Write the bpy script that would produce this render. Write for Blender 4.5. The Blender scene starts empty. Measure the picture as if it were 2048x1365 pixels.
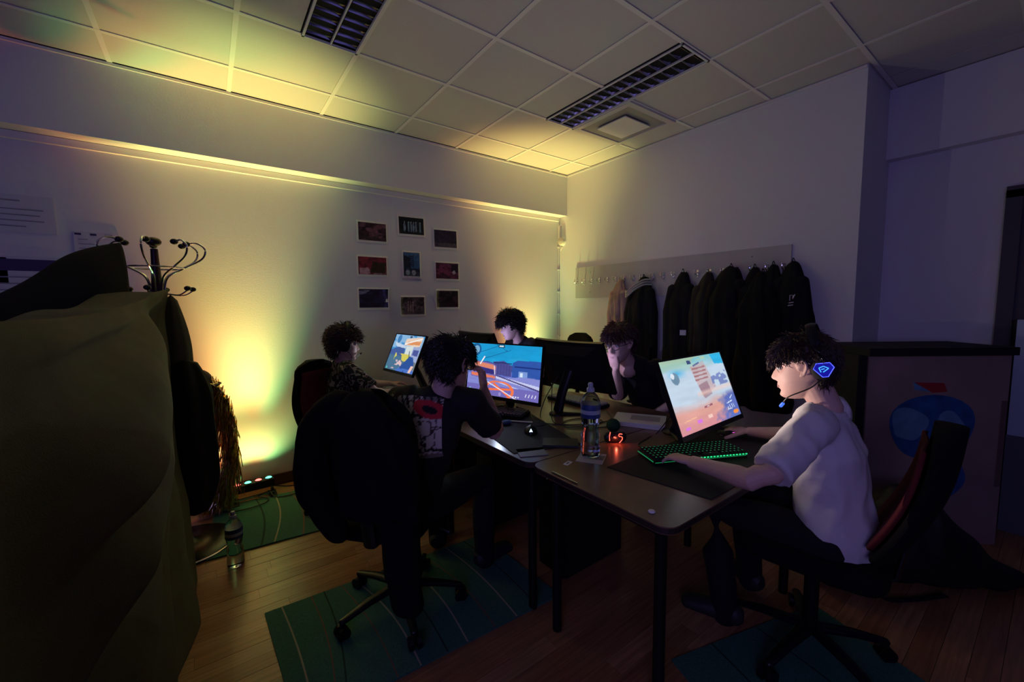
import bpy, bmesh, math, random
import numpy as np
from mathutils import Vector, Matrix, noise
random.seed(7); rng = np.random.RandomState(7)
S = bpy.context.scene
COL = S.collection
PI = math.pi
V = Vector

# ------------------------------------------------------------------ camera
cd = bpy.data.cameras.new('camera'); cam = bpy.data.objects.new('camera', cd); COL.objects.link(cam)
yaw, pitch, roll = .6371, -.0857, -.0114
fw = V((math.sin(yaw)*math.cos(pitch), math.cos(yaw)*math.cos(pitch), math.sin(pitch)))
rt = V((math.cos(yaw), -math.sin(yaw), 0)); up = rt.cross(fw)
r2 = rt*math.cos(roll)+up*math.sin(roll); u2 = -rt*math.sin(roll)+up*math.cos(roll)
cam.matrix_world = Matrix(((r2.x, u2.x, -fw.x, 0), (r2.y, u2.y, -fw.y, 0), (r2.z, u2.z, -fw.z, 1.417), (0, 0, 0, 1)))
cd.sensor_width = 36; cd.lens = 820*36/2048; cd.clip_start = .05; cd.clip_end = 60
S.camera = cam

# ------------------------------------------------------------------ light
w = bpy.data.worlds.new('world'); S.world = w; w.use_nodes = True
w.node_tree.nodes['Background'].inputs[0].default_value = (.30, .28, .36, 1)
w.node_tree.nodes['Background'].inputs[1].default_value = .002
S.view_settings.view_transform = 'Standard'; S.view_settings.look = 'None'
S.view_settings.exposure = 0; S.view_settings.gamma = 1; S.view_settings.use_curve_mapping = False

def light(kind, name, loc, aim, energy, color, size=.05, angle=60, blend=.6, size_y=None):
    d = bpy.data.lights.new(name, kind); d.energy = energy; d.color = color
    if kind == 'SPOT':
        d.spot_size = math.radians(angle); d.spot_blend = blend; d.shadow_soft_size = size
    elif kind == 'AREA':
        d.size = size
        if size_y: d.shape = 'RECTANGLE'; d.size_y = size_y
    else: d.shadow_soft_size = size
    o = bpy.data.objects.new(name, d); COL.objects.link(o); o.location = loc
    v = V(aim)-V(loc); o.rotation_euler = v.to_track_quat('-Z', 'Y').to_euler()
    return o
# four coloured heads of each floor light bar, washing up the back wall
LED = [((1, .16, .05), .075), ((.22, 1, .26), .15), ((1, .16, .05), .235), ((.26, 1, .30), .31)]
for c, x in LED:
    light('SPOT', 'led_head', (x, 3.545+.01*x, .15), (x+.03, 3.58, 2.9), 200 if c[0] == 1 else 150, c, .035, 45, 1.0)
for c, x in LED:
    light('SPOT', 'led_head', (2.75+x, 3.545+.01*x, .15), (2.80+x, 3.58, 2.9), 175 if c[0] == 1 else 132, c, .035, 48, 1.0)
for x0 in (0, 2.75):                     # wide spill of the same heads, low on the wall
    for c, x in LED:
        light('SPOT', 'led_spill', (x0+x, 3.575+.01*x, .15), (x0+x, 3.68, .6), 6.5 if c[0] == 1 else 5.8, c, .012, 124, 1.0)
# blue glow of the screens in the part of the room behind the camera
light('AREA', 'blue_room_glow', (-1.9, -.6, 1.6), (-1.0, 3.7, 1.9), 13, (.24, .20, 1), 1.0)
light('AREA', 'blue_room_glow', (-.9, -.8, 1.5), (1.9, .5, .9), 3.6, (.45, .36, 1), .7).data.spread = math.radians(110)
light('AREA', 'blue_room_glow', (1.6, -1.35, 1.9), (3.7, .8, 1.6), 1.3, (.30, .25, 1), .9)
# added soft fill aimed up, standing in for screen light on walls and ceiling
light('SPOT', 'upward_fill', (1.70, 1.75, 1.20), (1.72, 1.75, 3), 9.5, (1, .92, .92), 0, 178, 1)

# ------------------------------------------------------------------ materials
def s2l(c):
    c = np.asarray(c, float); return np.where(c <= .04045, c/12.92, ((c+.055)/1.055)**2.4)
_m = {}
def mat(name, col=(.5, .5, .5), rough=.6, metal=0, emit=None, es=1, spec=.5, noise_s=0, noise_a=.15, bump=0, bump_s=60, trans=0, attr=False, sheen=0, ior=1.45, coat=0):
    if name in _m: return _m[name]
    m = bpy.data.materials.new(name); m.use_nodes = True; n = m.node_tree; b = n.nodes['Principled BSDF']
    b.inputs['Base Color'].default_value = (*col, 1); b.inputs['Roughness'].default_value = rough
    b.inputs['Metallic'].default_value = metal; b.inputs['Specular IOR Level'].default_value = spec
    b.inputs['IOR'].default_value = ior; b.inputs['Coat Weight'].default_value = coat
    if trans: b.inputs['Transmission Weight'].default_value = trans
    if sheen: b.inputs['Sheen Weight'].default_value = sheen
    tc = n.nodes.new('ShaderNodeTexCoord')
    if noise_s:
        t = n.nodes.new('ShaderNodeTexNoise'); t.inputs['Scale'].default_value = noise_s; t.inputs['Detail'].default_value = 5
        r = n.nodes.new('ShaderNodeValToRGB')
        r.color_ramp.elements[0].position = .3; r.color_ramp.elements[1].position = .7
        r.color_ramp.elements[0].color = (*[max(0, k*(1-noise_a)) for k in col], 1); r.color_ramp.elements[1].color = (*[min(1, k*(1+noise_a)) for k in col], 1)
        n.links.new(tc.outputs['Object'], t.inputs['Vector']); n.links.new(t.outputs['Fac'], r.inputs[0]); n.links.new(r.outputs[0], b.inputs['Base Color'])
    if bump:
        t2 = n.nodes.new('ShaderNodeTexNoise'); t2.inputs['Scale'].default_value = bump_s; t2.inputs['Detail'].default_value = 4
        bp = n.nodes.new('ShaderNodeBump'); bp.inputs['Strength'].default_value = bump; bp.inputs['Distance'].default_value = .01
        n.links.new(tc.outputs['Object'], t2.inputs['Vector']); n.links.new(t2.outputs['Fac'], bp.inputs['Height']); n.links.new(bp.outputs[0], b.inputs['Normal'])
    if emit is not None:
        b.inputs['Emission Color'].default_value = (*emit, 1); b.inputs['Emission Strength'].default_value = es
    if attr:
        a = n.nodes.new('ShaderNodeAttribute'); a.attribute_name = 'paint'
        if attr == 'emit':
            n.links.new(a.outputs['Color'], b.inputs['Emission Color']); b.inputs['Emission Strength'].default_value = es
        else: n.links.new(a.outputs['Color'], b.inputs['Base Color'])
    _m[name] = m; return m
BLACKP = mat('black_plastic', (.006, .006, .007), .4)
BLACKM = mat('black_matte', (.005, .005, .006), .8)
CHROME = mat('chrome', (.75, .75, .75), .18, 1)
WHITE = mat('white_paint', (.75, .74, .72), .5)
PAPER = mat('paper_white', (.72, .71, .70), .75)

# ------------------------------------------------------------------ mesh kit
class M:
    def __init__(s): s.v = []; s.f = []
    def add(s, vs, fs):
        o = len(s.v); s.v += [tuple(p) for p in vs]; s.f += [tuple(i+o for i in f) for f in fs]; return s
    def box(s, c, d, R=None, top=1.0):
        x, y, z = d[0]/2, d[1]/2, d[2]/2
        P = [V((a*x*(top if k > 0 else 1), b*y*(top if k > 0 else 1), k*z)) for k in (-1, 1) for a, b in ((-1, -1), (1, -1), (1, 1), (-1, 1))]
        if R is not None: P = [R @ p for p in P]
        P = [p+V(c) for p in P]
        return s.add(P, [(3, 2, 1, 0), (4, 5, 6, 7), (0, 1, 5, 4), (1, 2, 6, 5), (2, 3, 7, 6), (3, 0, 4, 7)])
    def loft(s, pts, ra, rb=None, ref=(0, 0, 1), n=12, cap=True):
        """tube through pts; ra = radius along ref axis, rb = radius across; rounded ends when cap"""
        pts = [V(p) for p in pts]; N = len(pts)
        ra = [ra]*N if not hasattr(ra, '__len__') else list(ra); rb = ra if rb is None else ([rb]*N if not hasattr(rb, '__len__') else list(rb))
        T = []
        for i in range(N):
            t = (pts[min(i+1, N-1)]-pts[max(i-1, 0)]); T.append(t.normalized() if t.length > 1e-9 else V((0, 0, 1)))
        rings = []
        def ring(p, t, a, b):
            r = V(ref); A = r-t*r.dot(t)
            if A.length < 1e-3: r = V((1, .1, .2)); A = r-t*r.dot(t)
            A.normalize(); B = t.cross(A)
            rings.append([p+A*(a*math.cos(2*PI*k/n))+B*(b*math.sin(2*PI*k/n)) for k in range(n)])
        if cap:
            for q in (.15, .55, .85):
                m = (ra[0]+rb[0])/2*math.sqrt(1-(1-(1-q))**2) if 0 else None
                c = math.sqrt(max(0, 1-(1-q)**2)); h = (1-q)*min(ra[0], rb[0])
                ring(pts[0]-T[0]*h, T[0], ra[0]*c, rb[0]*c)
        for i in range(N): ring(pts[i], T[i], ra[i], rb[i])
        if cap:
            for q in (.85, .55, .15):
                c = math.sqrt(max(0, 1-(1-q)**2)); h = (1-q)*min(ra[-1], rb[-1])
                ring(pts[-1]+T[-1]*h, T[-1], ra[-1]*c, rb[-1]*c)
        vs = [p for r in rings for p in r]; fs = []
        for i in range(len(rings)-1):
            for k in range(n):
                a = i*n+k; b = i*n+(k+1) % n; fs.append((a, b, b+n, a+n))
        fs.append(tuple(range(n-1, -1, -1))); fs.append(tuple(range((len(rings)-1)*n, len(rings)*n)))
        return s.add(vs, fs)
    def tube(s, pts, r, n=8): return s.loft(pts, r, n=n, cap=False)
    def cyl(s, a, b, r, n=20, r2=None):
        return s.loft([a, b], [r, r if r2 is None else r2], n=n, cap=False)
    def lathe(s, o, prof, n=28, axis=(0, 0, 1)):
        o = V(o); q = V((0, 0, 1)).rotation_difference(V(axis)); vs = []; fs = []
        for r, z in prof: vs += [o+q @ V((r*math.cos(2*PI*k/n), r*math.sin(2*PI*k/n), z)) for k in range(n)]
        for i in range(len(prof)-1):
            for k in range(n):
                a = i*n+k; b = i*n+(k+1) % n; fs.append((a, b, b+n, a+n))
        if prof[0][0] > 1e-5: fs.append(tuple(range(n-1, -1, -1)))
        if prof[-1][0] > 1e-5: fs.append(tuple(range((len(prof)-1)*n, len(prof)*n)))
        return s.add(vs, fs)
    def ball(s, c, r, sc=(1, 1, 1), n=16, R=None):
        vs = []; fs = []; h = n//2
        for i in range(h+1):
            for k in range(n):
                a = PI*i/h; p = V((r*sc[0]*math.sin(a)*math.cos(2*PI*k/n), r*sc[1]*math.sin(a)*math.sin(2*PI*k/n), r*sc[2]*math.cos(a)))
                vs.append(V(c)+(R @ p if R is not None else p))
        for i in range(h):
            for k in range(n): a = i*n+k; b = i*n+(k+1) % n; fs.append((a, a+n, b+n, b))
        return s.add(vs, fs)
    def grid(s, fn, nu, nv, wrap=False):
        vs = [fn(i/nu, j/nv) for j in range(nv+1) for i in range(nu+(0 if wrap else 1))]; W = nu if wrap else nu+1; fs = []
        for j in range(nv):
            for i in range(nu):
                a = j*W+i; b = j*W+(i+1) % W; fs.append((a, b, b+W, a+W))
        return s.add(vs, fs)

base = {}
def wl(parent):
    return base.get(parent.name, V((0, 0, 0))) if parent else V((0, 0, 0))
def obj(name, m, material, parent=None, smooth=True, angle=40, tri=False):
    me = bpy.data.meshes.new(name); o = wl(parent)
    if isinstance(m, M): me.from_pydata([(p[0]-o.x, p[1]-o.y, p[2]-o.z) for p in m.v], [], m.f)
    else:
        me = m; me.name = name
        if o.length: me.transform(Matrix.Translation(-o))
    me.validate(); me.update()
    bm = bmesh.new(); bm.from_mesh(me)
    if not isinstance(m, M) or len(m.f) < 60000: bmesh.ops.recalc_face_normals(bm, faces=bm.faces)
    bm.to_mesh(me); bm.free()
    if smooth:
        me.polygons.foreach_set('use_smooth', [True]*len(me.polygons))
        try: me.set_sharp_from_angle(angle=math.radians(angle))
        except Exception: pass
    me.materials.append(material)
    ob = bpy.data.objects.new(name, me); COL.objects.link(ob)
    if parent:
        ob.parent = parent; base[ob.name] = o.copy()
    return ob
def tag(o, label=None, cat=None, group=None, kind=None):
    if label: o['label'] = label
    if cat: o['category'] = cat
    if group: o['group'] = group
    if kind: o['kind'] = kind
    return o
def thing(name, loc, label, cat, group=None):
    o = bpy.data.objects.new(name, None); COL.objects.link(o); o.location = loc; o.empty_display_size = .1
    base[o.name] = V(loc); return tag(o, label, cat, group)
def struct(name, m, material, **k):
    return tag(obj(name, m, material, smooth=False, **k), kind='structure')
def bevel(o, wd=.004, seg=2):
    b = o.modifiers.new('bevel', 'BEVEL'); b.width = wd; b.segments = seg; b.limit_method = 'ANGLE'; return o
def remesh(m, voxel, smooth=4, wr=0, wr_s=9):
    """union of closed shapes -> one continuous skin"""
    me = bpy.data.meshes.new('tmp'); me.from_pydata(m.v, [], m.f); me.update()
    bm = bmesh.new(); bm.from_mesh(me); bmesh.ops.recalc_face_normals(bm, faces=bm.faces); bm.to_mesh(me); bm.free()
    o = bpy.data.objects.new('tmp', me); COL.objects.link(o)
    r = o.modifiers.new('r', 'REMESH'); r.mode = 'VOXEL'; r.voxel_size = voxel; r.use_smooth_shade = True
    if smooth:
        sm = o.modifiers.new('s', 'SMOOTH'); sm.factor = .5; sm.iterations = smooth
    dg = bpy.context.evaluated_depsgraph_get(); out = bpy.data.meshes.new_from_object(o.evaluated_get(dg))
    bpy.data.objects.remove(o); bpy.data.meshes.remove(me)
    if wr:
        nv = len(out.vertices); co = np.zeros(nv*3, np.float32); no = np.zeros(nv*3, np.float32)
        out.vertices.foreach_get('co', co); out.vertex_normals.foreach_get('vector', no); co = co.reshape(-1, 3); no = no.reshape(-1, 3)
        amp = np.array([(1-abs(noise.noise(V((x, y, z_*.6))*wr_s))*2)*.8+noise.noise(V((x, y, z_*.6))*wr_s*2.3)*.5-.3 for x, y, z_ in co.tolist()])
        out.vertices.foreach_set('co', (co+no*(wr*amp)[:, None]).astype(np.float32).ravel())
        out.update()
    return out
def smoothpath(P, k=6):
    P = [V(p) for p in P]; out = []
    for i in range(len(P)-1):
        a = P[max(i-1, 0)]; b = P[i]; c = P[i+1]; d = P[min(i+2, len(P)-1)]
        for j in range(k):
            t = j/k; out.append(.5*((2*b)+(c-a)*t+(2*a-5*b+4*c-d)*t*t+(3*b-a-3*c+d)*t**3))
    out.append(P[-1]); return out
def paint(name, o, ux, uz, w_, h_, nx, ny, fn, material, parent, curl=None):
    """flat print: grid centred at o, coloured per vertex by fn(u, v) (v up)"""
    o = V(o); ux = V(ux).normalized(); uz = V(uz).normalized(); nn = ux.cross(uz)
    u = (np.arange(nx+1)/nx)[None, :].repeat(ny+1, 0); v = (np.arange(ny+1)/ny)[:, None].repeat(nx+1, 1)
    C = np.clip(fn(u, v), 0, 1)
    m = M(); m.grid(lambda a, b: o+ux*((a-.5)*w_)+uz*((b-.5)*h_)+(nn*curl(a, b) if curl else V((0, 0, 0))), nx, ny)
    ob = obj(name, m, material, parent)
    at = ob.data.color_attributes.new('paint', 'FLOAT_COLOR', 'POINT')
    a = np.ones((len(C.reshape(-1, 3)), 4), np.float32); a[:, :3] = s2l(C.reshape(-1, 3)); at.data.foreach_set('color', a.ravel())
    return ob

# ------------------------------------------------------------------ the room
ZC = 2.928; YB = 3.589; YA = 3.734; XW = 3.488; YP = .85; XR = 4.12
wallm = mat('wall_paint', (.72, .72, .73), .75, bump=.05, bump_s=90)
tilem = mat('ceiling_tile_board', (.62, .605, .57), .9, noise_s=300, noise_a=.06)
barm = mat('ceiling_grid_metal', (.80, .78, .74), .5)
struct('wall_back', M().box((.6, YA+.06, 1.5), (7.4, .12, 3.0)), wallm)
struct('wall_right', M().box((XW+.4, (YP+YA)/2, 1.5), (.8, YA-YP, 3.0)), wallm)
struct('wall_alcove', M().box((XR+.08, -.35, 1.5), (.16, 2.4, 3.0)), wallm)
struct('trim_1', M().box((.44, (YB+YA)/2, (2.469+ZC)/2), (6.09, YA-YB, ZC-2.469)), wallm)           # boxed beam over the back wall
struct('trim_2', M().box((XR-.045, -.35, (2.44+ZC)/2), (.09, 2.4, ZC-2.44)), wallm)                 # alcove soffit
t = struct('trim_3', M().box((.44, YA-.0125, 2.445), (6.09, .025, .042)), WHITE)                    # cable trunking under the beam
struct('trim_4', M().box((.44, YB-.006, ZC-.008), (6.09, .012, .016)).box((XW-.006, 2.22, ZC-.008), (.012, 2.73, .016)), WHITE)
basem = mat('baseboard_wood', (.10, .035, .015), .5)
struct('baseboard_back', M().box((.44, YA-.009, .04), (6.09, .018, .08)), basem)
struct('baseboard_right', M().box((XW-.009, 2.29, .04), (.018, 2.86, .08)), basem)
ceil = struct('ceiling', M().box((.56, 1.05, ZC+.05), (7.2, 5.08, .06)), BLACKM)
X0 = [3.212-.6*k for k in range(0, 11)]; Y1 = [3.224-.6*k for k in range(0, 8)]
bars = M()
for x in X0: bars.box((x, (YB-1.5)/2, ZC+.004), (.026, YB+1.5, .004))
def skip(a, b, cuts):
    out = []; p = a
    for c, d in cuts: out.append((p, c)); p = d
    return out+[(p, b)]
for y in Y1:
    for a, b in skip(-3, 4.11, [(.512, .812), (2.312, 2.612)] if 1.5 < y < 2.6 else []): bars.box(((a+b)/2, y, ZC+.0035), (b-a, .026, .004))
tag(obj('ceiling_grid', bars, barm, ceil, smooth=False))
xs = [XR]+[3.812]+X0; xs = sorted(set(xs)); ys = sorted([YB]+Y1)
cache = {}
def tile(xa, xb, ya, yb_):
    k = (round(xb-xa, 3), round(yb_-ya, 3))
    if k not in cache:
        m = M().box((0, 0, 0), (k[0]-.016, k[1]-.016, .012)); o = obj('ceiling_tile', m, tilem, ceil, smooth=False); cache[k] = o
    else:
        o = cache[k].copy(); COL.objects.link(o); o.parent = ceil
    o.location = ((xa+xb)/2, (ya+yb_)/2, ZC+.014)
L1 = (.512, .812, 1.424, 2.624); L2 = (2.312, 2.612, 1.424, 2.624); VT = (2.612, 3.212, 2.024, 2.624)
for i in range(len(xs)-1):
    for j in range(len(ys)-1):
        a, b, c, d = xs[i], xs[i+1], ys[j], ys[j+1]
        if a > XW-.1 and c > YP: continue
        cx, cy = (a+b)/2, (c+d)/2
        if VT[0] < cx < VT[1] and VT[2] < cy < VT[3]: continue
        if L1[0]-.3 < cx < L1[1] and L1[2] < cy < L1[3]: tile(a, L1[0], c, d); continue
        if L2[0]-.3 < cx < L2[1] and L2[2] < cy < L2[3]: tile(a, L2[0], c, d); continue
        tile(a, b, c, d)

mirror = mat('louvre_aluminium', (.38, .38, .38), .16, 1)
def troffer(q, label):
    x0, x1, y0, y1 = q; cx = (x0+x1)/2; cy = (y0+y1)/2; W = x1-x0; L = y1-y0
    t = thing('louvred_light', (cx, cy, ZC), label, 'ceiling light', 'recessed ceiling lights')
    h = M()
    for a, b in (((cx, y0+.006), (W, .012)), ((cx, y1-.006), (W, .012)), ((x0+.006, cy), (.012, L)), ((x1-.006, cy), (.012, L))):
        h.box((a[0], a[1], ZC-.002), (b[0], b[1], .010))
    obj('frame', h, WHITE, t, smooth=False)
    h = M().box((cx, cy, ZC+.105), (W, L, .01))
    for sx in (x0, x1): h.box((sx, cy, ZC+.05), (.006, L, .1))
    for sy in (y0, y1): h.box((cx, sy, ZC+.05), (W, .006, .1))
    obj('housing', h, mat('dark_housing', (.05, .05, .055), .35, .6), t, smooth=False)
    for sx in (cx-W/4, cx+W/4):
        obj('tube_lamp', M().loft([(sx, y0+.04, ZC+.075), (sx, y1-.04, ZC+.075)], .013, n=12), mat('unlit_tube', (.55, .55, .52), .3), t)
        r = M()                                   # parabolic side reflectors
        for sg in (-1, 1):
            r.grid(lambda a, b: (sx+sg*(W/4-.012-.05*b*b), y0+.014+(L-.028)*a, ZC+.004+.085*b), 1, 6)
        obj('reflector', r, mirror, t)
    obj('centre_rail', M().box((cx, cy, ZC+.002), (.008, L-.02, .012)), WHITE, t, smooth=False)
    n = 16
    for sx in (cx-W/4, cx+W/4):
        for k in range(n):
            y = y0+(k+.5)*L/n; m = M()
            m.grid(lambda a, b: (sx+(a-.5)*(W/2-.02), y+(-.012+.024*b), ZC+.004+.045*abs(2*b-1)**1.4*(.75+.25*abs(2*a-1))), 4, 6)
            obj('louvre_blade', m, mirror, t)
troffer(L1, 'louvred ceiling light cut by the top edge, left of the room')
troffer(L2, 'louvred ceiling light beside the square air vent')
t = thing('air_vent', (2.912, 2.324, ZC), 'square white ceiling air vent with raised centre plate', 'vent')
m = M(); c = (2.912, 2.324)
for dx, dy, sx, sy in ((0, -.275, .6, .05), (0, .275, .6, .05), (-.275, 0, .05, .5), (.275, 0, .05, .5)): m.box((c[0]+dx, c[1]+dy, ZC-.006), (sx, sy, .016))
obj('frame', m, tilem, t, smooth=False)
m = M(); 
for k in range(4):
    a = .25-.0*k
m.grid(lambda a, b: (c[0]+(.25-.10*b)*math.cos(PI/4+2*PI*round(a*4)/4)*1.414, c[1]+(.25-.10*b)*math.sin(PI/4+2*PI*round(a*4)/4)*1.414, ZC-.004+.02*b), 4, 2)
m.box((c[0], c[1], ZC+.018), (.5, .5, .006))
obj('cone', m, mat('vent_shade', (.34, .33, .31), .6), t, smooth=False)
obj('centre_plate', M().box((c[0]+.04, c[1]+.03, ZC-.004), (.33, .30, .008)), WHITE, t, smooth=False)

# floor: strip planks along x
floor = struct('floor', M().box((.6, 1.1, -.03), (7.3, 5.4, .05)), mat('subfloor', (.03, .012, .005), .8))
def woodmat(name, c, r=.32):
    m = mat(name, c, r, coat=.15)
    n = m.node_tree; b = n.nodes['Principled BSDF']; tc = n.nodes.new('ShaderNodeTexCoord'); mp = n.nodes.new('ShaderNodeMapping'); mp.inputs['Scale'].default_value = (1.2, 26, 26)
    t = n.nodes.new('ShaderNodeTexNoise'); t.inputs['Scale'].default_value = 3; t.inputs['Detail'].default_value = 6; t.inputs['Distortion'].default_value = .6
    r_ = n.nodes.new('ShaderNodeValToRGB'); r_.color_ramp.elements[0].position = .3; r_.color_ramp.elements[1].position = .72
    r_.color_ramp.elements[0].color = (*[k*.62 for k in c], 1); r_.color_ramp.elements[1].color = (*[k*1.15 for k in c], 1)
    n.links.new(tc.outputs['Object'], mp.inputs[0]); n.links.new(mp.outputs[0], t.inputs['Vector']); n.links.new(t.outputs['Fac'], r_.inputs[0]); n.links.new(r_.outputs[0], b.inputs['Base Color'])
    return m
planks = [woodmat('oak_plank_%s' % n_, c_) for n_, c_ in (('warm', (.39, .19, .08)), ('mid', (.34, .16, .068)), ('pale', (.44, .23, .105)))]
rest = M(); count = 0; pc = {}
j = 0; y = -1.4
while y < YA-.02:
    x = -1.2-rng.rand()*.8
    while x < XR:
        L = round(rng.choice([.62, .8, 1.0, 1.2]), 2); cx = x+L/2; hgt = .0012*rng.rand()
        vis = (-.7 < cx < 1.5 and y > 1.2) or (1.3 < cx < 4.2 and -.3 < y < 1.0)
        if vis and count < 290:
            mi = rng.randint(3); k = (L, mi)
            if k not in pc: pc[k] = obj('floor_plank', M().box((0, 0, -.008), (L-.0012, .0775, .016)), planks[mi], floor, smooth=False); o = pc[k]
            else: o = pc[k].copy(); COL.objects.link(o); o.parent = floor
            o.location = (cx, y, -hgt); count += 1
        else: rest.box((cx, y, -.008-hgt), (L-.0012, .0775, .016))
        x += L
    y += .079
tag(obj('planking', rest, planks[1], floor, smooth=False), kind='stuff')
# ------------------------------------------------------------------ desks
ZD = .74
deskm = mat('dark_walnut_laminate', (.15, .085, .05), .28, noise_s=5, noise_a=.35)
edgem = mat('desk_edge', (.03, .02, .015), .5)
steel = mat('black_steel', (.006, .006, .006), .5, .3)
def desk(x0, x1, y0, y1, label):
    cx, cy = (x0+x1)/2, (y0+y1)/2
    t = thing('desk', (cx, cy, 0), label, 'desk', 'desks pushed together in a row')
    m = M(); r = .05; W = x1-x0; D = y1-y0; pts = []
    for qx, qy, a0 in ((x1-r, y1-r, 0), (x0+r, y1-r, 90), (x0+r, y0+r, 180), (x1-r, y0+r, 270)):
        for k in range(5): a = math.radians(a0+k*22.5); pts.append((qx+r*math.cos(a), qy+r*math.sin(a)))
    n = len(pts)
    m.add([(p[0], p[1], ZD) for p in pts]+[(p[0], p[1], ZD-.025) for p in pts], [tuple(range(n)), tuple(range(2*n-1, n-1, -1))]+[(k, k+n, (k+1) % n+n, (k+1) % n) for k in range(n)])
    obj('tabletop', m, deskm, t, smooth=False)
    m = M(); pe = [(cx+(p[0]-cx)*(1+.002), cy+(p[1]-cy)*(1+.003)) for p in pts]
    m.add([(p[0], p[1], ZD-.004) for p in pe]+[(p[0], p[1], ZD-.022) for p in pe], [(k, k+n, (k+1) % n+n, (k+1) % n) for k in range(n)])
    obj('edge_band', m, edgem, t, smooth=False)
    f = M().box((cx, y0+.08, ZD-.05), (W-.12, .04, .04)).box((cx, y1-.08, ZD-.05), (W-.12, .04, .04)).box((x0+.08, cy, ZD-.05), (.04, D-.14, .04)).box((x1-.08, cy, ZD-.05), (.04, D-.14, .04))
    obj('underframe', f, steel, t, smooth=False)
    for sx in (x0+.08, x1-.08):
        for sy in (y0+.08, y1-.08): obj('leg', M().cyl((sx, sy, 0), (sx, sy, ZD-.03), .02, 14), steel, t)
    return t
desk(1.07, 2.27, .665, 1.325, 'dark wood desk nearest the camera, holding the green-lit keyboard')
desk(1.07, 2.27, 1.332, 2.30, 'dark wood desk in the middle of the row, behind the water bottle')
desk(1.07, 2.27, 2.307, 3.25, 'dark wood desk at the far end of the row, near the photo wall')

# ------------------------------------------------------------------ monitors
def Rm(a, b, c=0):
    return Matrix.Rotation(math.radians(a), 3, 'Z') @ Matrix.Rotation(math.radians(b), 3, 'X') @ Matrix.Rotation(math.radians(c), 3, 'Y')
def pin(u, v, P):
    r = np.zeros(u.shape, bool); k = len(P)
    for i in range(k):
        x1, y1 = P[i]; x2, y2 = P[(i+1) % k]
        c = ((y1 > v) != (y2 > v)); xx = (x2-x1)*(v-y1)/((y2-y1) if abs(y2-y1) > 1e-9 else 1e-9)+x1
        r ^= c & (u < xx)
    return r
def nz(u, v, s, seed=0, oct=4):
    out = np.zeros(u.shape); a = 1; tot = 0; rs = np.random.RandomState(seed)
    for o in range(oct):
        g = rs.rand(64, 64); x = (u*s*2**o) % 62; y = (v*s*2**o) % 62; i = x.astype(int); jj = y.astype(int); fx = x-i; fy = y-jj
        fx = fx*fx*(3-2*fx); fy = fy*fy*(3-2*fy)
        out += a*((g[jj, i]*(1-fx)+g[jj, i+1]*fx)*(1-fy)+(g[jj+1, i]*(1-fx)+g[jj+1, i+1]*fx)*fy); tot += a; a *= .5
    return out/tot
def mixc(C, m, col):
    m = np.asarray(m, float)[..., None]; return C*(1-m)+np.array(col, float)/255*m
def seg(u, v, a, b, wd, asp=1.78):
    ax, ay, bx, by = a[0]*asp, a[1], b[0]*asp, b[1]; U = u*asp; d2 = (bx-ax)**2+(by-ay)**2
    t = np.clip(((U-ax)*(bx-ax)+(v-ay)*(by-ay))/d2, 0, 1); return np.hypot(U-ax-t*(bx-ax), v-ay-t*(by-ay)) < wd
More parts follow.
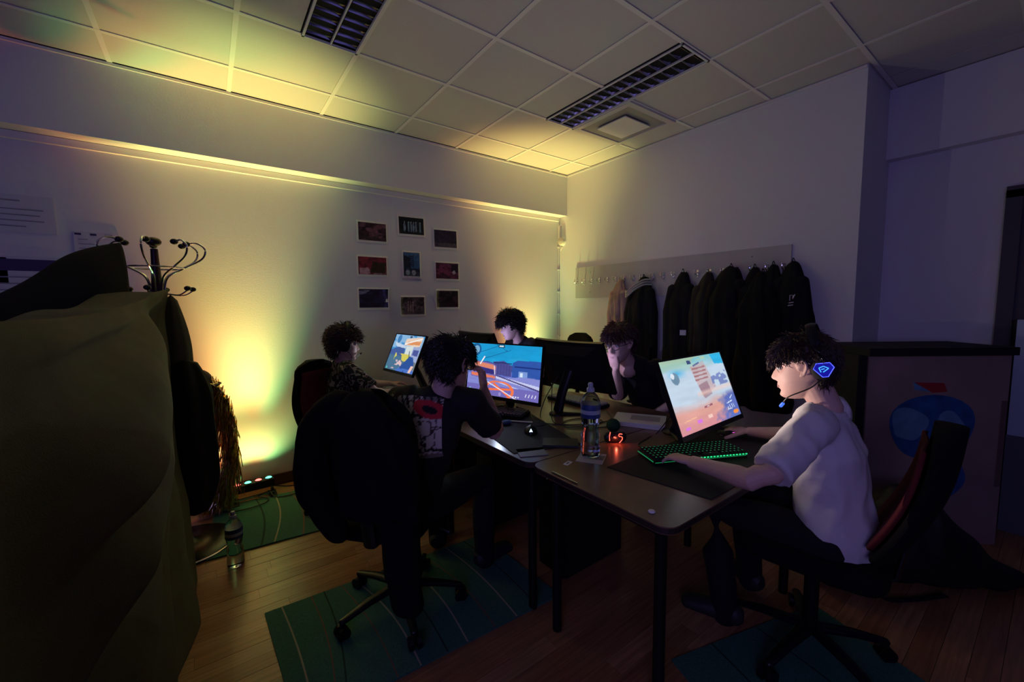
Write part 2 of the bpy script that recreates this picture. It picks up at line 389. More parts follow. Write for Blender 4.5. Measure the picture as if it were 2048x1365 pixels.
def art_street(u, v):
    C = np.ones(u.shape+(3,))*np.array([95, 110, 190])/255
    sky = v > .60; C = mixc(C, sky, (28, 150, 205)); C = C*(1+.12*(nz(u, v, 5, 1)[..., None]-.5))
    cl = sky*np.clip((nz(u, v*1.5, 6, 2)-.42)*4, 0, 1)*np.clip(1-np.abs(v-.66)/.13, 0, 1)*np.clip(1-np.abs(u-.58)/.27, 0, 1); C = mixc(C, cl, (110, 185, 205))
    for a, b in (((.12, .80), (.47, .99)), ((.22, .70), (.60, .90)), ((.55, .88), (.40, .995))): C = mixc(C, seg(u, v, a, b, .004), (20, 70, 120))
    C = mixc(C, pin(u, v, [(.0, .62), (.28, .66), (.36, .64), (.42, .60), (1, .66), (1, .5), (0, .5)]), (60, 80, 150))
    C = mixc(C, pin(u, v, [(.37, .66), (.52, .69), (.63, .60), (.63, .40), (.37, .42)]), (74, 74, 140))
    C = mixc(C, (np.abs(v-.655+.1*np.abs(u-.51)) < .008) & (u > .37) & (u < .63), (30, 40, 90))
    for k in range(6): C = mixc(C, (np.abs(u-.40-.04*k) < .003) & (v > .42) & (v < .64), (55, 58, 120))
    C = mixc(C, pin(u, v, [(.64, .67), (.70, .72), (1, .73), (1, .36), (.64, .40)]), (48, 84, 165))
    C = mixc(C, (np.abs(v-.60) < .012) & (u > .66), (30, 50, 120)); C = mixc(C, (u > .72) & (u < .84) & (v > .40) & (v < .52), (120, 150, 210))
    C = mixc(C, (u > .74) & (u < .78) & (v > .42) & (v < .50), (210, 225, 240))
    C = mixc(C, v < .40+.02*np.sin(u*9), (130, 135, 205)); C = C*(1+.10*(nz(u, v*3, 12, 3)[..., None]-.5))
    C = mixc(C, pin(u, v, [(.40, .40), (1, .28), (1, .20), (.40, .35)]), (196, 200, 235)); C = mixc(C, pin(u, v, [(.40, .42), (1, .22), (1, .19), (.42, .39)]), (70, 62, 120))
    C = mixc(C, pin(u, v, [(.42, .30), (.98, .12), (.98, .10), (.42, .28)]), (190, 195, 240))
    C = mixc(C, pin(u, v, [(.10, .66), (.37, .62), (.42, .58), (.42, .30), (.05, .34), (.05, .6)]), (120, 104, 165))
    C = mixc(C, pin(u, v, [(.10, .64), (.36, .60), (.41, .56), (.41, .50), (.10, .56)]), (215, 130, 105)); C = mixc(C, pin(u, v, [(.06, .42), (.41, .38), (.41, .34), (.06, .36)]), (225, 120, 90))
    C = mixc(C, pin(u, v, [(.12, .55), (.40, .50), (.40, .41), (.12, .44)]), (50, 46, 120))
    C = mixc(C, seg(u, v, (.385, .58), (.40, .42), .009), (225, 225, 240)); C = mixc(C, seg(u, v, (.18, .60), (.235, .74), .014), (235, 235, 245))
    r = np.hypot((u-.47)*1.9, (v-.12)*2.1); C = mixc(C, v < .2, (112, 104, 180)); C = mixc(C, (np.abs(r-.36) < .035) & (v < .3), (238, 120, 75))
    C = mixc(C, seg(u, v, (.40, .24), (.60, .04), .02), (245, 110, 60)); C = mixc(C, seg(u, v, (.33, .12), (.66, .17), .02), (240, 115, 70)); C = mixc(C, seg(u, v, (.30, .26), (.74, -.02), .008), (235, 235, 245))
    C = mixc(C, np.hypot((u-.11)*1.78, v-.88) < .12, (28, 92, 150)); C = mixc(C, np.hypot((u-.11)*1.78, v-.88) < .05+.03*np.sin(9*u), (120, 170, 205))
    C = mixc(C, (np.abs(v-.965) < .028) & ((np.abs(u-.44) < .012) | (np.abs(u-.47) < .01) | (np.abs(u-.50) < .014)), (30, 60, 90)); C = mixc(C, (np.abs(v-.965) < .012) & (np.abs(u-.465) < .03), (210, 225, 230))
    for k in range(4): C = mixc(C, seg(u, v, (.83+.04*k, .07), (.84+.04*k, .12), .007), (240, 240, 250))
    C = mixc(C, np.hypot((u-.49)*1.78, v-.055) < .035, (150, 140, 200)); C = mixc(C, (np.abs(v-.04) < .012) & (u > .64) & (u < .76) & ((u*60).astype(int) % 2 == 0), (225, 225, 240))
    C = mixc(C, np.hypot((u-.05)*1.78, v-.08) < .03, (130, 190, 200))
    return C
def art_gun(u, v):
    C = np.ones(u.shape+(3,))*np.array([60, 140, 200])/255; n = nz(u, v, 6, 5)
    C = mixc(C, (v > .62) & (n > .45), (130, 175, 215)); C = mixc(C, np.clip((.60-v)*6, 0, 1), (110, 120, 130))
    C = mixc(C, pin(u, v, [(0, .55), (.45, .75), (.5, .4), (0, .3)]), (62, 88, 150)); C = mixc(C, pin(u, v, [(.05, .78), (.5, .70), (.48, .63), (.15, .66)]), (190, 205, 225))
    C = mixc(C, pin(u, v, [(.42, .9), (.95, .98), (.92, .70), (.40, .72)]), (225, 200, 180)); C = mixc(C, pin(u, v, [(.5, .82), (.92, .86), (.9, .76), (.5, .74)]), (215, 140, 90))
    C = mixc(C, seg(u, v, (.42, .75), (.92, .93), .015), (240, 240, 240)); C = mixc(C, pin(u, v, [(.5, .7), (.75, .72), (.75, .35), (.52, .4)]), (205, 215, 215))
    C = mixc(C, pin(u, v, [(.74, .7), (.98, .72), (.98, .3), (.74, .35)]), (150, 165, 205)); C = mixc(C, pin(u, v, [(.77, .62), (.95, .62), (.95, .46), (.77, .48)]), (70, 84, 150))
    C = mixc(C, (v < .42) & (u < .8), (70, 110, 140)); C = mixc(C, (n > .5) & (v < .48) & (v > .28) & (u > .2) & (u < .75), (205, 195, 90))
    C = mixc(C, (nz(u, v, 9, 8) > .52) & (v < .30) & (v > .05) & (u > .2), (215, 185, 190)); C = mixc(C, pin(u, v, [(.42, 0), (.85, .0), (.93, .25), (.84, .42), (.72, .44), (.60, .25)]), (38, 78, 150))
    C = mixc(C, seg(u, v, (.70, .40), (.66, .56), .02), (50, 80, 110)); C = mixc(C, (v < .10) & (u > .4) & (n > .42), (70, 110, 190)); C = mixc(C, pin(u, v, [(.82, .02), (.90, .02), (.94, .2), (.86, .2)]), (230, 190, 180))
    C = mixc(C, np.hypot((u-.17)*1.78, v-.88) < .12, (60, 120, 175)); C = mixc(C, np.hypot((u-.06)*1.78, v-.05) < .03, (90, 220, 170))
    C = mixc(C, (np.abs(v-.96) < .02) & (np.abs(u-.55) < .04), (30, 50, 70)); return C
def art_blur(u, v):
    n = nz(u, v*3, 3, 11); n2 = nz(u*.5, v*2, 9, 13)
    C = np.ones(u.shape+(3,))*np.array([190, 208, 226])/255
    C = mixc(C, np.clip((v-.80)*7+(n-.5), 0, 1)*.9, (120, 190, 200)); C = mixc(C, np.clip((v-.78)*5, 0, 1)*(n > .5)*.6, (190, 195, 150))
    C = mixc(C, np.clip((.36-v)*5+(n-.5)*1.2+.2, 0, 1), (220, 160, 150)); C = mixc(C, np.clip((.16-v)*6+(n-.5), 0, 1)*.7, (205, 125, 150))
    C = mixc(C, np.clip(1-np.abs(u-.2)/.16, 0, 1)*np.clip(1-np.abs(v-.80)/.08, 0, 1), (70, 170, 220)); C = mixc(C, np.hypot((u-.16)*1.5, v-.74) < .085, (110, 140, 165)); C = mixc(C, np.hypot((u-.13)*1.5, v-.78) < .04, (215, 225, 235))
    C = mixc(C, pin(u, v, [(.80, 1), (1, 1), (1, .82), (.84, .84)]), (50, 175, 225))
    C = mixc(C, pin(u, v, [(.42, .86), (.66, .92), (.74, .50), (.48, .40)])*np.clip(.5+.8*(n-.3), 0, 1), (196, 160, 160))
    for k in range(4): C = mixc(C, (np.abs(v-.80+.055*k-.05*u) < .012) & (u > .44) & (u < .66), (165, 120, 125))
    C = mixc(C, pin(u, v, [(.46, .58), (.62, .62), (.64, .42), (.50, .38)])*(.5+.5*n2), (150, 115, 130))
    C = mixc(C, pin(u, v, [(.70, .66), (.98, .72), (.97, .52), (.70, .50)])*(nz(u, v, 14, 4) > .42)*.85, (110, 125, 185)); C = mixc(C, np.clip(1-np.abs(v-.44-.04*u)/.05, 0, 1)*(u > .4)*.7, (240, 205, 195))
    C = mixc(C, np.clip((u-.72)*7+(.34-v)*4+(nz(u, v, 10, 15)-.5)*2.5-.3, 0, 1)*np.clip((.42-v)*12, 0, 1), (92, 110, 185))
    C = C*(1+.10*(n2[..., None]-.5)); C = mixc(C, (np.abs(v-.27-.10*(u-.5)) < .013) & (np.abs(u-.51) < .07), (150, 95, 110)); C = mixc(C, (np.abs(v-.27-.10*(u-.5)) < .005) & (np.abs(u-.505) < .018), (250, 235, 235))
    C = mixc(C, seg(u, v, (.10, .16), (.28, .18), .004), (250, 195, 150))
    for x, y, c in ((.12, .07, (215, 120, 225)), (.31, .11, (215, 120, 225)), (.49, .13, (240, 200, 190))): C = mixc(C, (np.abs(u-x) < .035) & (np.abs(v-y) < .02), c)
    for x, y, a, b in ((.80, .13, .88, .13), (.82, .17, .82, .13), (.85, .19, .86, .14), (.89, .19, .90, .14), (.92, .19, .93, .14), (.82, .22, .92, .24), (.90, .28, .95, .32)): C = mixc(C, seg(u, v, (x, y), (a, b), .007), (215, 230, 250))
    C = mixc(C, ((u-.93)/.05)**2+((v-.07)/.03)**2 < 1, (240, 145, 70))
    C = mixc(C, (np.abs(u-.43) < .03) & (np.abs(v-.93) < .03) & (nz(u, v, 30, 3) > .4), (60, 75, 120)); C = mixc(C, seg(u, v, (.48, .87), (.58, .90), .012), (90, 105, 150))
    return C
bez = mat('monitor_bezel', (.010, .010, .011), .35)
def monitor(c, a, b, W, H, label, art=None, es=1, base_xy=None, nx=180, ny=108, curve=0):
    R = Rm(a, b); X = R @ V((1, 0, 0)); Z = R @ V((0, 0, 1)); N = R @ V((0, -1, 0)); c = V(c)
    bx = base_xy or (c.x-N.x*.10, c.y-N.y*.10)
    t = thing('monitor', (bx[0], bx[1], ZD), label, 'monitor', 'gaming monitors on the desks')
    wo, ho = W+.016, H+.030
    def P(u, v, d): q = (u*2)**2*curve; return c+X*(u*wo)+Z*(v*ho-.006)+N*(d+q)
    m = M(); n = 10
    def slab(m, d0, d1, s0=1, s1=1):
        vs = []; 
        for s_, d in ((s0, d0), (s1, d1)):
            for i in range(n+1):
                for v in (-.5, .5): vs.append(P((i/n-.5)*s_, v*s_, d))
        fs = []; K = 2*(n+1)
        for i in range(n):
            p = 2*i; fs += [(p, p+2, p+3, p+1), (K+p, K+p+1, K+p+3, K+p+2), (p, K+p, K+p+2, p+2), (p+1, p+3, K+p+3, K+p+1)]
        fs += [(0, 1, K+1, K), (2*n, K+2*n, K+2*n+1, 2*n+1)]
        return m.add(vs, fs)
    obj('panel', slab(m, -.016, -.001), bez, t, smooth=False)
    fr = M(); bw = .008
    for i in range(n):
        u0, u1 = i/n-.5, (i+1)/n-.5
        for v0, v1 in ((-.5, -.5+.022/ho), (.5-bw/ho, .5)):
            fr.add([P(u0, v0, 0), P(u1, v0, 0), P(u1, v1, 0), P(u0, v1, 0), P(u0, v0, .005), P(u1, v0, .005), P(u1, v1, .005), P(u0, v1, .005)], [(0, 3, 2, 1), (4, 5, 6, 7), (0, 1, 5, 4), (2, 3, 7, 6), (1, 2, 6, 5), (3, 0, 4, 7)])
    for u0, u1 in ((-.5, -.5+bw/wo), (.5-bw/wo, .5)):
        fr.add([P(u0, -.5, 0), P(u1, -.5, 0), P(u1, .5, 0), P(u0, .5, 0), P(u0, -.5, .005), P(u1, -.5, .005), P(u1, .5, .005), P(u0, .5, .005)], [(0, 3, 2, 1), (4, 5, 6, 7), (0, 1, 5, 4), (2, 3, 7, 6), (1, 2, 6, 5), (3, 0, 4, 7)])
    obj('bezel', fr, bez, t, smooth=False)
    obj('back_shell', slab(M(), -.016, -.045, .86, .55), BLACKM, t, smooth=False)
    if art: paint('screen', c+N*.0015+Z*.0, X, Z, W, H, nx, ny, art, mat('screen_glow', (.0, .0, .0), .25, attr='emit', es=es), t, curl=None)
    else: obj('screen', slab(M(), -.001, .0012, .97, .97), mat('dark_screen', (.02, .02, .03), .2, emit=(.10, .11, .28), es=1.2), t, smooth=False)
    top = c-N*.04-Z*.02; foot = V((bx[0], bx[1], ZD+.02))
    obj('stand_neck', M().loft([foot, (foot+top)/2-N*.015, top], [.022, .02, .022], [.035, .032, .035], ref=N, n=12, cap=False), BLACKP, t)
    m = M(); Zs = V((N.x, N.y, 0)).normalized(); Xs = V((-Zs.y, Zs.x, 0))
    for sg in (-1, 1): m.loft([foot-V((0, 0, .010))-Zs*.02, foot-V((0, 0, .012))+Zs*.10+Xs*sg*.11], [.010, .007], [.022, .016], ref=(0, 0, 1), n=10)
    m.lathe(foot-V((0, 0, .02)), [(0, 0), (.055, 0), (.055, .008), (.03, .02), (0, .022)], 20)
    obj('stand_foot', m, BLACKP, t)
    return t, R, c
ES = 1.05
monitor((1.923, 1.037, .994), 2.381, -21.3, .60, .34, 'monitor with orange and pale blue blurred game picture, facing the boy in white', art_blur, ES, (1.93, 1.19))
monitor((1.514, 2.156, .997), -74.3, -8.4, .60, .34, 'monitor with blue sky and warehouses game, in front of the boy in black', art_street, ES, (1.60, 2.19), nx=200, ny=120)
monitor((1.271, 3.196, 1.041), -85.4, -24, .50, .31, 'monitor with first-person game near the back wall, facing the boy in camouflage', art_gun, ES, (1.36, 3.0), nx=120, ny=76)
monitor((1.80, 1.802, 1.053), 93.1, -23, .53, .305, 'black curved monitor seen from behind, facing the boy with glasses', None, 1, (1.72, 1.85), curve=.012)
monitor((1.87, 2.98, 1.045), 91, -22, .53, .305, 'black monitor seen from behind, half hidden beyond the blue sky screen', None, 1, (1.80, 2.98), curve=.012)
# light given off by the screens
for p, q, e, c in (((1.62, .92, 1.02), (1.80, .55, 1.13), 7.0, (1, .78, .74)), ((1.46, 2.13, 1.0), (.9, 1.7, 1.1), 2.6, (.62, .75, 1)), ((1.24, 3.19, 1.04), (.6, 3.1, 1.12), 2.4, (.8, .8, 1)),
                   ((1.86, 1.79, 1.05), (2.6, 1.8, 1.1), 2.4, (.60, .52, 1)), ((1.93, 2.98, 1.05), (2.5, 3.0, 1.2), 3.8, (.45, .45, 1))):
    light('SPOT', 'screen_light', p, q, e, c, 0, 130, 1)

# ------------------------------------------------------------------ chairs
redf = mat('red_fabric', (.11, .005, .008), .85, noise_s=80, noise_a=.2)
blkf = mat('black_fabric', (.005, .005, .0055), .9, spec=.2, noise_s=90, noise_a=.3)
def chair(x, y, face, label, red=True, recl=.13, zt=1.02, wide=.46, arms=True):
    t = thing('office_chair', (x, y, 0), label, 'chair', 'office chairs around the desks')
    R = Matrix.Rotation(math.atan2(-face[0], face[1]), 3, 'Z')
    L = lambda a, b, c: V((x, y, 0))+R @ V((a, b, c))
    def cushion(cy, cz, wx, wy, wz, tilt=0):
        m = M(); RR = R @ Matrix.Rotation(tilt, 3, 'X')
        def fn(a, b):
            th = 2*PI*a; ph = PI*b; s_ = lambda q, e: math.copysign(abs(q)**e, q)
            return L(0, cy, cz)+RR @ V((wx*s_(math.sin(ph), .35)*s_(math.cos(th), .35), wy*s_(math.sin(ph), .35)*s_(math.sin(th), .35), wz*s_(math.cos(ph), .6)))
        m.grid(fn, 32, 14, True); return m
    obj('seat', cushion(0, .47, wide/2+.01, .235, .045), blkf, t)
    m = M(); zb = .56
    def bk(a, b, off, wsc):
        h = b; z = zb+(zt-zb)*h; ww = wide/2*wsc*(.86+.22*math.sin(PI*min(1, h*1.15+.12)))*(1 if h < .85 else math.sqrt(max(.0, 1-((h-.85)/.16)**2))*.98+.02)
        th = 2*PI*a; cx_ = math.copysign(abs(math.cos(th))**.6, math.cos(th)); sy = math.sin(th)
        yy = -.22-recl*h-.03*math.sin(PI*h)+off+.035*sy-.05*(cx_*cx_)*-.6
        return L(ww*cx_, yy, z)
    m.grid(lambda a, b: bk(a, b, 0, 1), 32, 18, True); k0 = len(m.v)
    m.f.append(tuple(range(31, -1, -1))); m.f.append(tuple(range(k0-32, k0)))
    bo = obj('backrest', m, blkf, t)
    if red:
        m = M(); m.grid(lambda a, b: bk(.06+.38*a, .06+.80*b, .012, .86), 14, 14); o_ = obj('red_cushion', m, redf, t); s_ = o_.modifiers.new('s', 'SOLIDIFY'); s_.thickness = .012
    obj('back_bracket', M().loft([L(0, -.05, .43), L(0, -.24, .44), L(0, -.27, .62)], [.012]*3, [.03]*3, ref=(0, 0, 1), n=10), BLACKP, t)
    obj('gas_column', M().cyl(L(0, 0, .12), L(0, 0, .44), .026, 16).cyl(L(0, 0, .40), L(0, 0, .445), .07, 16), steel, t)
    obj('lever', M().loft([L(.03, 0, .42), L(.20, .0, .41), L(.25, .0, .395)], [.006, .006, .012], n=8), BLACKP, t)
    if arms:
        for sg in (-1, 1):
            a = obj('armrest', M().loft([L(sg*.18, -.02, .44), L(sg*.285, -.02, .46), L(sg*.29, -.02, .64)], [.012]*3, [.022]*3, ref=(0, 1, 0), n=10).loft([L(sg*.29, -.14, .655), L(sg*.29, .10, .655)], [.014, .014], [.032, .032], ref=(0, 0, 1), n=12), BLACKP, t)
    for k in range(5):
        a = 2*PI*k/5+.35; d = V((math.cos(a), math.sin(a), 0)); p = L(0, 0, 0)+R @ (d*.28)
        obj('base_arm', M().loft([L(0, 0, .115), L(0, 0, .10)+R @ (d*.16), p+V((0, 0, .075))], [.018, .016, .012], [.028, .022, .016], ref=(0, 0, 1), n=10), BLACKP, t)
        cs = M(); s_ = (R @ d).cross(V((0, 0, 1)))
        for sg in (-1, 1): cs.cyl(p+s_*(sg*.008)+V((0, 0, .029)), p+s_*(sg*.026)+V((0, 0, .029)), .028, 18)
        cs.loft([p+V((0, 0, .03)), p+V((0, 0, .075))], [.012, .010], n=8)
        obj('caster', cs, BLACKP, t)
    return t, L
# ------------------------------------------------------------------ people
def lerp(tb, z):
    for i in range(len(tb)-1):
        if z <= tb[i+1][0]:
            a = (z-tb[i][0])/(tb[i+1][0]-tb[i][0]); a = max(0, min(1, a)); return [tb[i][k]*(1-a)+tb[i+1][k]*a for k in range(1, len(tb[i]))]
    return list(tb[-1][1:])
HEAD = [(-.121, .050, .012, .010), (-.114, .078, -.012, .027), (-.102, .086, -.030, .038), (-.085, .0845, -.047, .048), (-.068, .0865, -.060, .055), (-.050, .0885, -.070, .060), (-.030, .084, -.079, .064), (-.008, .082, -.088, .068), (.012, .079, -.094, .071), (.032, .084, -.098, .0745), (.055, .083, -.098, .076), (.078, .072, -.091, .072), (.097, .052, -.073, .060), (.110, .026, -.046, .040), (.117, 0, -.02, .012)]
NOSE = [(-.05, 0), (-.044, .003), (-.039, .016), (-.030, .027), (-.020, .024), (-.006, .016), (.006, .009), (.018, .004), (.03, .0)]
def headpt(th, z):
    yf, yb, hw = lerp(HEAD, z); mid = (yf*.35+yb*.65) if z > -.05 else (yf*.45+yb*.55)
    s, c = math.sin(th), math.cos(th)
    x = hw*math.copysign(abs(s)**.85, s)
    y = mid+((yf-mid) if c > 0 else (mid-yb))*math.copysign(abs(c)**(.80 if c > 0 else .9), c)
    if c > 0:
        g = lambda cx, cz, sx, sz: math.exp(-((x-cx)/sx)**2-((z-cz)/sz)**2)
        nzv = lerp(NOSE, z)[0]; wn = .0085+.006*max(0, min(1, (-z)/.03)) ; y += nzv*math.exp(-(x/wn)**2*.9)
        for sg in (-1, 1):
            y -= .013*g(sg*.032, .010, .017, .012); y += .006*g(sg*.030, .030, .020, .007); y += .004*g(sg*.042, -.022, .017, .014); y += .006*g(sg*.013, -.036, .007, .007)
        y += .006*g(0, -.058, .019, .005)+.007*g(0, -.070, .017, .005)-.004*g(0, -.0640, .022, .0025)-.003*g(0, -.081, .016, .006)+.005*g(0, -.100, .017, .011)
    return V((x, y, z))
def frame(c, f, tilt=0, sc=1, rollv=0):
    """head frame: f = where it looks"""
    y = V(f).normalized(); x = y.cross(V((0, 0, 1))).normalized(); z = x.cross(y)
    R = Matrix((x, y, z)).transposed() @ Matrix.Rotation(rollv, 3, 'Y')
    return lambda p: V(c)+R @ (V(p)*sc), R
def hand_prims(m, wr, d, n, thumb, curl=(.25, .35, .35), sc=1, spread=.10, tc=.3):
    """d fingers' direction, n palm normal, thumb = +1/-1 side along d x n"""
    d = V(d).normalized(); n = V(n); n = (n-d*n.dot(d)).normalized(); s = d.cross(n)*thumb; wr = V(wr)
    k = sc
    m.loft([wr, wr+d*.035*k, wr+d*.088*k], [.014*k, .015*k, .012*k], [.026*k, .038*k, .040*k], ref=n, n=16)
    for i, (o, L_, r) in enumerate(((.030, .070, .0088), (.010, .078, .0090), (-.010, .073, .0086), (-.029, .057, .0076))):
        p = wr+d*(.082-.004*abs(i-1.3))*k+s*o*k; a = 0; dd = (d+s*(spread*(1.3-i)*.7)).normalized(); pts = [p-d*.02*k, p]; cc = curl if not isinstance(curl[0], tuple) else curl[i]
        for j, fr in enumerate((.45, .31, .24)):
            a += cc[j]; q = dd*math.cos(a)+n*math.sin(a); p = p+q*L_*fr*k; pts.append(p)
        m.loft(pts, [r*k, r*k, r*.96*k, r*.9*k, r*.78*k], n=10, ref=s)
    p = wr+d*.022*k+s*.022*k; q1 = (d*.55+s*.75+n*.25).normalized(); q2 = (q1*(1-tc)+d*tc*.8+n*tc*.5).normalized(); q3 = (q2*(1-tc)+d*tc+n*tc*.4).normalized()
    m.loft([p, p+q1*.045*k, p+q1*.045*k+q2*.032*k, p+q1*.045*k+q2*.032*k+q3*.024*k], [.013*k, .0115*k, .0105*k, .0085*k], n=10, ref=n)
def skin(name, c): 
    m = mat(name, c, .55, bump=.06, bump_s=160); m.node_tree.nodes['Principled BSDF'].inputs['Subsurface Weight'].default_value = .0; return m
SK = skin('skin_pale', (.62, .40, .32))
def strands(name, H, Rh, n, parent, material, length=(.03, .06), vol=.012, curly=.0, fringe=.030, comb=(0, .3, -.6), seed=1, top_vol=.0, thick=.0045, nape=-.07, side=.02):
    """hair: a cap that follows the skull plus locks that grow out of it"""
    rs = random.Random(seed)
    def hz(y, x):
        if y > .055: return fringe+.018
        if y > .02: return fringe+.012+(.055-y)*-.1
        if y > -.015: return side
        if y > -.05: return side+(nape*.6-side)*((-.015-y)/.035)
        return nape*.6+(nape*.4)*min(1, (-.05-y)/.02)
    def puff(p): return vol+top_vol*max(0, p.z-.02)/.1
    m = M()
    def cap(a, b):
        th = 2*PI*a; z = nape+(.117-nape)*b; p = headpt(th, z); q = V((0, -.01, .01)); nr = (p-q).normalized()
        ok = p.z >= hz(p.y, p.x)
        e = (puff(p)*.75+.004*noise.noise(p*60)) if ok else -.006
        return H(p+nr*e)
    m.grid(cap, 56, 30, True); k0 = len(m.v); m.f.append(tuple(range(k0-56, k0)))
    base_o = obj('hair', m, material, parent)
    m = M(); cnt = 0; tries = 0
    while cnt < n and tries < n*12:
        tries += 1; th = rs.random()*2*PI; zz = nape+(.116-nape)*rs.random()**.85; p = headpt(th, zz)
        if p.z < hz(p.y, p.x)-.004: continue
        nr = (p-V((0, -.01, .01))).normalized(); L_ = rs.uniform(*length)*(.42 if abs(p.x) > .045 and -.05 < p.y < .045 and p.z < .06 else 1); cnt += 1
        g = V((0, comb[1]*(.4+max(0, p.z)/.1) if p.y > -.03 else -.15, comb[2])); g += V((nr.x*.3, 0, 0)); g = g-nr*g.dot(nr)*.9
        dirv = (nr*.16+g*1.0+V((rs.uniform(-.3, .3), rs.uniform(-.3, .3), rs.uniform(-.25, .1)))*(.4+curly*.4)).normalized()
        q = p+nr*puff(p)*.5; pts = [q]; d = (nr*.22+dirv).normalized(); ph = rs.random()*6; K = 5
        sidev = dirv.cross(nr)
        if sidev.length < .1: sidev = V((1, 0, 0))
        sidev.normalize()
        for k in range(K):
            d = (d*.6+dirv*.5+V((0, 0, -.10))+nr*(-.02)).normalized()
            w_ = curly*.011*math.sin(ph+k*1.9); q = q+d*(L_/K); pts.append(q+sidev*w_+nr*curly*.006*math.cos(ph+k*1.9))
            # keep outside of the skull
        tk = thick*rs.uniform(.7, 1.3)
        m.loft([H(a) for a in pts], [tk*.8, tk, tk, tk*.85, tk*.5, tk*.12], n=3, cap=False, ref=(0, 0, 1))
    obj('lock', m, material, parent).name = 'hair_locks'
    return base_o
def person(label, base_p, hc, look, neck, shL, shR, elL, elR, wrL, wrR, pel, kneeL, kneeR, footL, footR, handL, handR, shirt_m, hair_m, hair_kw, sc=1.0, wr=.006, vox=.004, shirt_vox=.009, rollv=0, sleeve=.72, belly=.105, sw=.16, pants_m=None):
    t = thing('person', base_p, label, 'person')
    H, Rh = frame(hc, look, sc=sc, rollv=rollv)
    m = M()
    m.grid(lambda a, b: H(headpt(2*PI*a, -.121+.238*b)), 72, 84, True); k0 = len(m.v); m.f.append(tuple(range(k0-72, k0))); m.f.append(tuple(range(k0-84*72-72+71, k0-84*72-72-1, -1)))
    for sg in (-1, 1):       # ears: bowl, rim and lobe
        e = [(sg*.072, .006, .012), (sg*.079, .004, .026), (sg*.084, -.008, .033), (sg*.088, -.020, .026), (sg*.087, -.024, .010), (sg*.082, -.017, -.010), (sg*.077, -.008, -.024), (sg*.073, .002, -.026)]
        m.loft([H(p) for p in smoothpath(e, 3)], .0046*sc, n=8)
        m.ball(H((sg*.0775, -.009, .006)), .022*sc, (.16, .62, 1.05), 12, Rh); m.ball(H((sg*.0755, -.002, -.020)), .008*sc, (.5, .8, 1), 10, Rh); m.loft([H((sg*.073, .006, .004)), H((sg*.078, .003, -.004))], .004*sc, n=8)
    jaw = H((0, -.028, -.07)); neck = V(neck)
    m.loft([H((0, -.035, -.03)), jaw, (jaw+neck)/2, neck, neck-V((0, 0, .05))], [.056*sc, .053*sc, .052*sc, .052*sc, .052*sc], [.055*sc, .052*sc, .050*sc, .053*sc, .055*sc], ref=Rh @ V((0, 1, 0)), n=20)
    pel = V(pel); shL = V(shL); shR = V(shR); sd = (shR-shL).normalized()
    mid = (shL+shR)/2; chest = mid.lerp(pel, .28); waist = mid.lerp(pel, .65)
    m.loft([neck-V((0, 0, .03)), mid-V((0, 0, .03)), chest, waist, pel], [.05, .11*sw/.16, .115*sw/.16, .10*sw/.16, .11*sw/.16], [.045, .06, .08, .07, .08], ref=sd, n=20)
    for s_, e, w_, hd in ((shL, elL, wrL, handL), (shR, elR, wrR, handR)):
        e = V(e); w_ = V(w_); fd = (w_-e).normalized(); ax = (s_-e).cross(w_-e)
        if ax.length < 1e-4: ax = V((0, 0, 1))
        ee = e*.8+s_*.10+w_*.10; m.loft([s_, s_.lerp(e, .5), s_.lerp(e, .84), ee, e.lerp(w_, .15), e.lerp(w_, .30), e.lerp(w_, .65), w_], [.050*sc, .043*sc, .037*sc, .037*sc, .039*sc, .040*sc, .032*sc, .0215*sc], [.050*sc, .043*sc, .037*sc, .037*sc, .038*sc, .038*sc, .029*sc, .028*sc], ref=ax.normalized(), n=16)
        if hd: hand_prims(m, w_, **hd)
    body = obj('body', remesh(m, vox, 2), SK, t, angle=180)
    # clothes
    g = M()
    nb = sd.cross(V((0, 0, 1)))
    g.loft([neck+V((0, 0, .004)), neck.lerp(mid, .5), mid-V((0, 0, .02)), chest, waist, pel, pel-V((0, 0, .05))], [.063*sc, .10, sw*.86, sw*.93, sw*.88, sw*.96, sw*.94], [.062*sc, .078, .098, .118, belly+.012, belly+.025, belly+.022], ref=sd, n=28, cap=False)
    for s_, e in ((shL, V(elL)), (shR, V(elR))):
        inn = s_.lerp(mid, .45)+V((0, 0, .006))
        g.loft([inn, s_+V((0, 0, .004)), s_.lerp(e, sleeve*.5), s_.lerp(e, sleeve)], [.074, .070, .068, .070], [.072, .066, .064, .066], n=20, cap=False)
        g.ball(s_.lerp(mid, .12), .068, n=14)
    sh = obj('shirt', remesh(g, shirt_vox, 3, wr=wr, wr_s=11), shirt_m, t, angle=180)
    pm = pants_m or mat('black_trousers', (.005, .005, .007), .9)
    g = M()
    for sg, k, f in ((-1, kneeL, footL), (1, kneeR, footR)):
        k = V(k); f = V(f); hip = pel+sd*(sg*.09)+V((0, 0, -.02)); g.loft([hip, hip.lerp(k, .5), k, k.lerp(f, .4), k.lerp(f, .93)], [.080, .082, .066, .062, .052], n=18)
    g.loft([pel+V((0, 0, .02)), pel-V((0, 0, .04))], [sw*.76, sw*.86], [.09, .105], ref=sd, n=24)
    obj('trousers', remesh(g, .010, 3, wr=.004, wr_s=9), pm, t, angle=180)
    for k, f in ((kneeL, footL), (kneeR, footR)):
        k = V(k); f = V(f); d = V((k.x-pel.x, k.y-pel.y, 0)).normalized()
        g = M().loft([f+V((0, 0, .05))-d*.03, f+V((0, 0, .045))+d*.06, f+V((0, 0, .035))+d*.16], [.045, .040, .028], [.04, .045, .045], ref=(0, 0, 1), n=14)
        obj('shoe', g, mat('dark_shoe', (.02, .02, .02), .6), t)
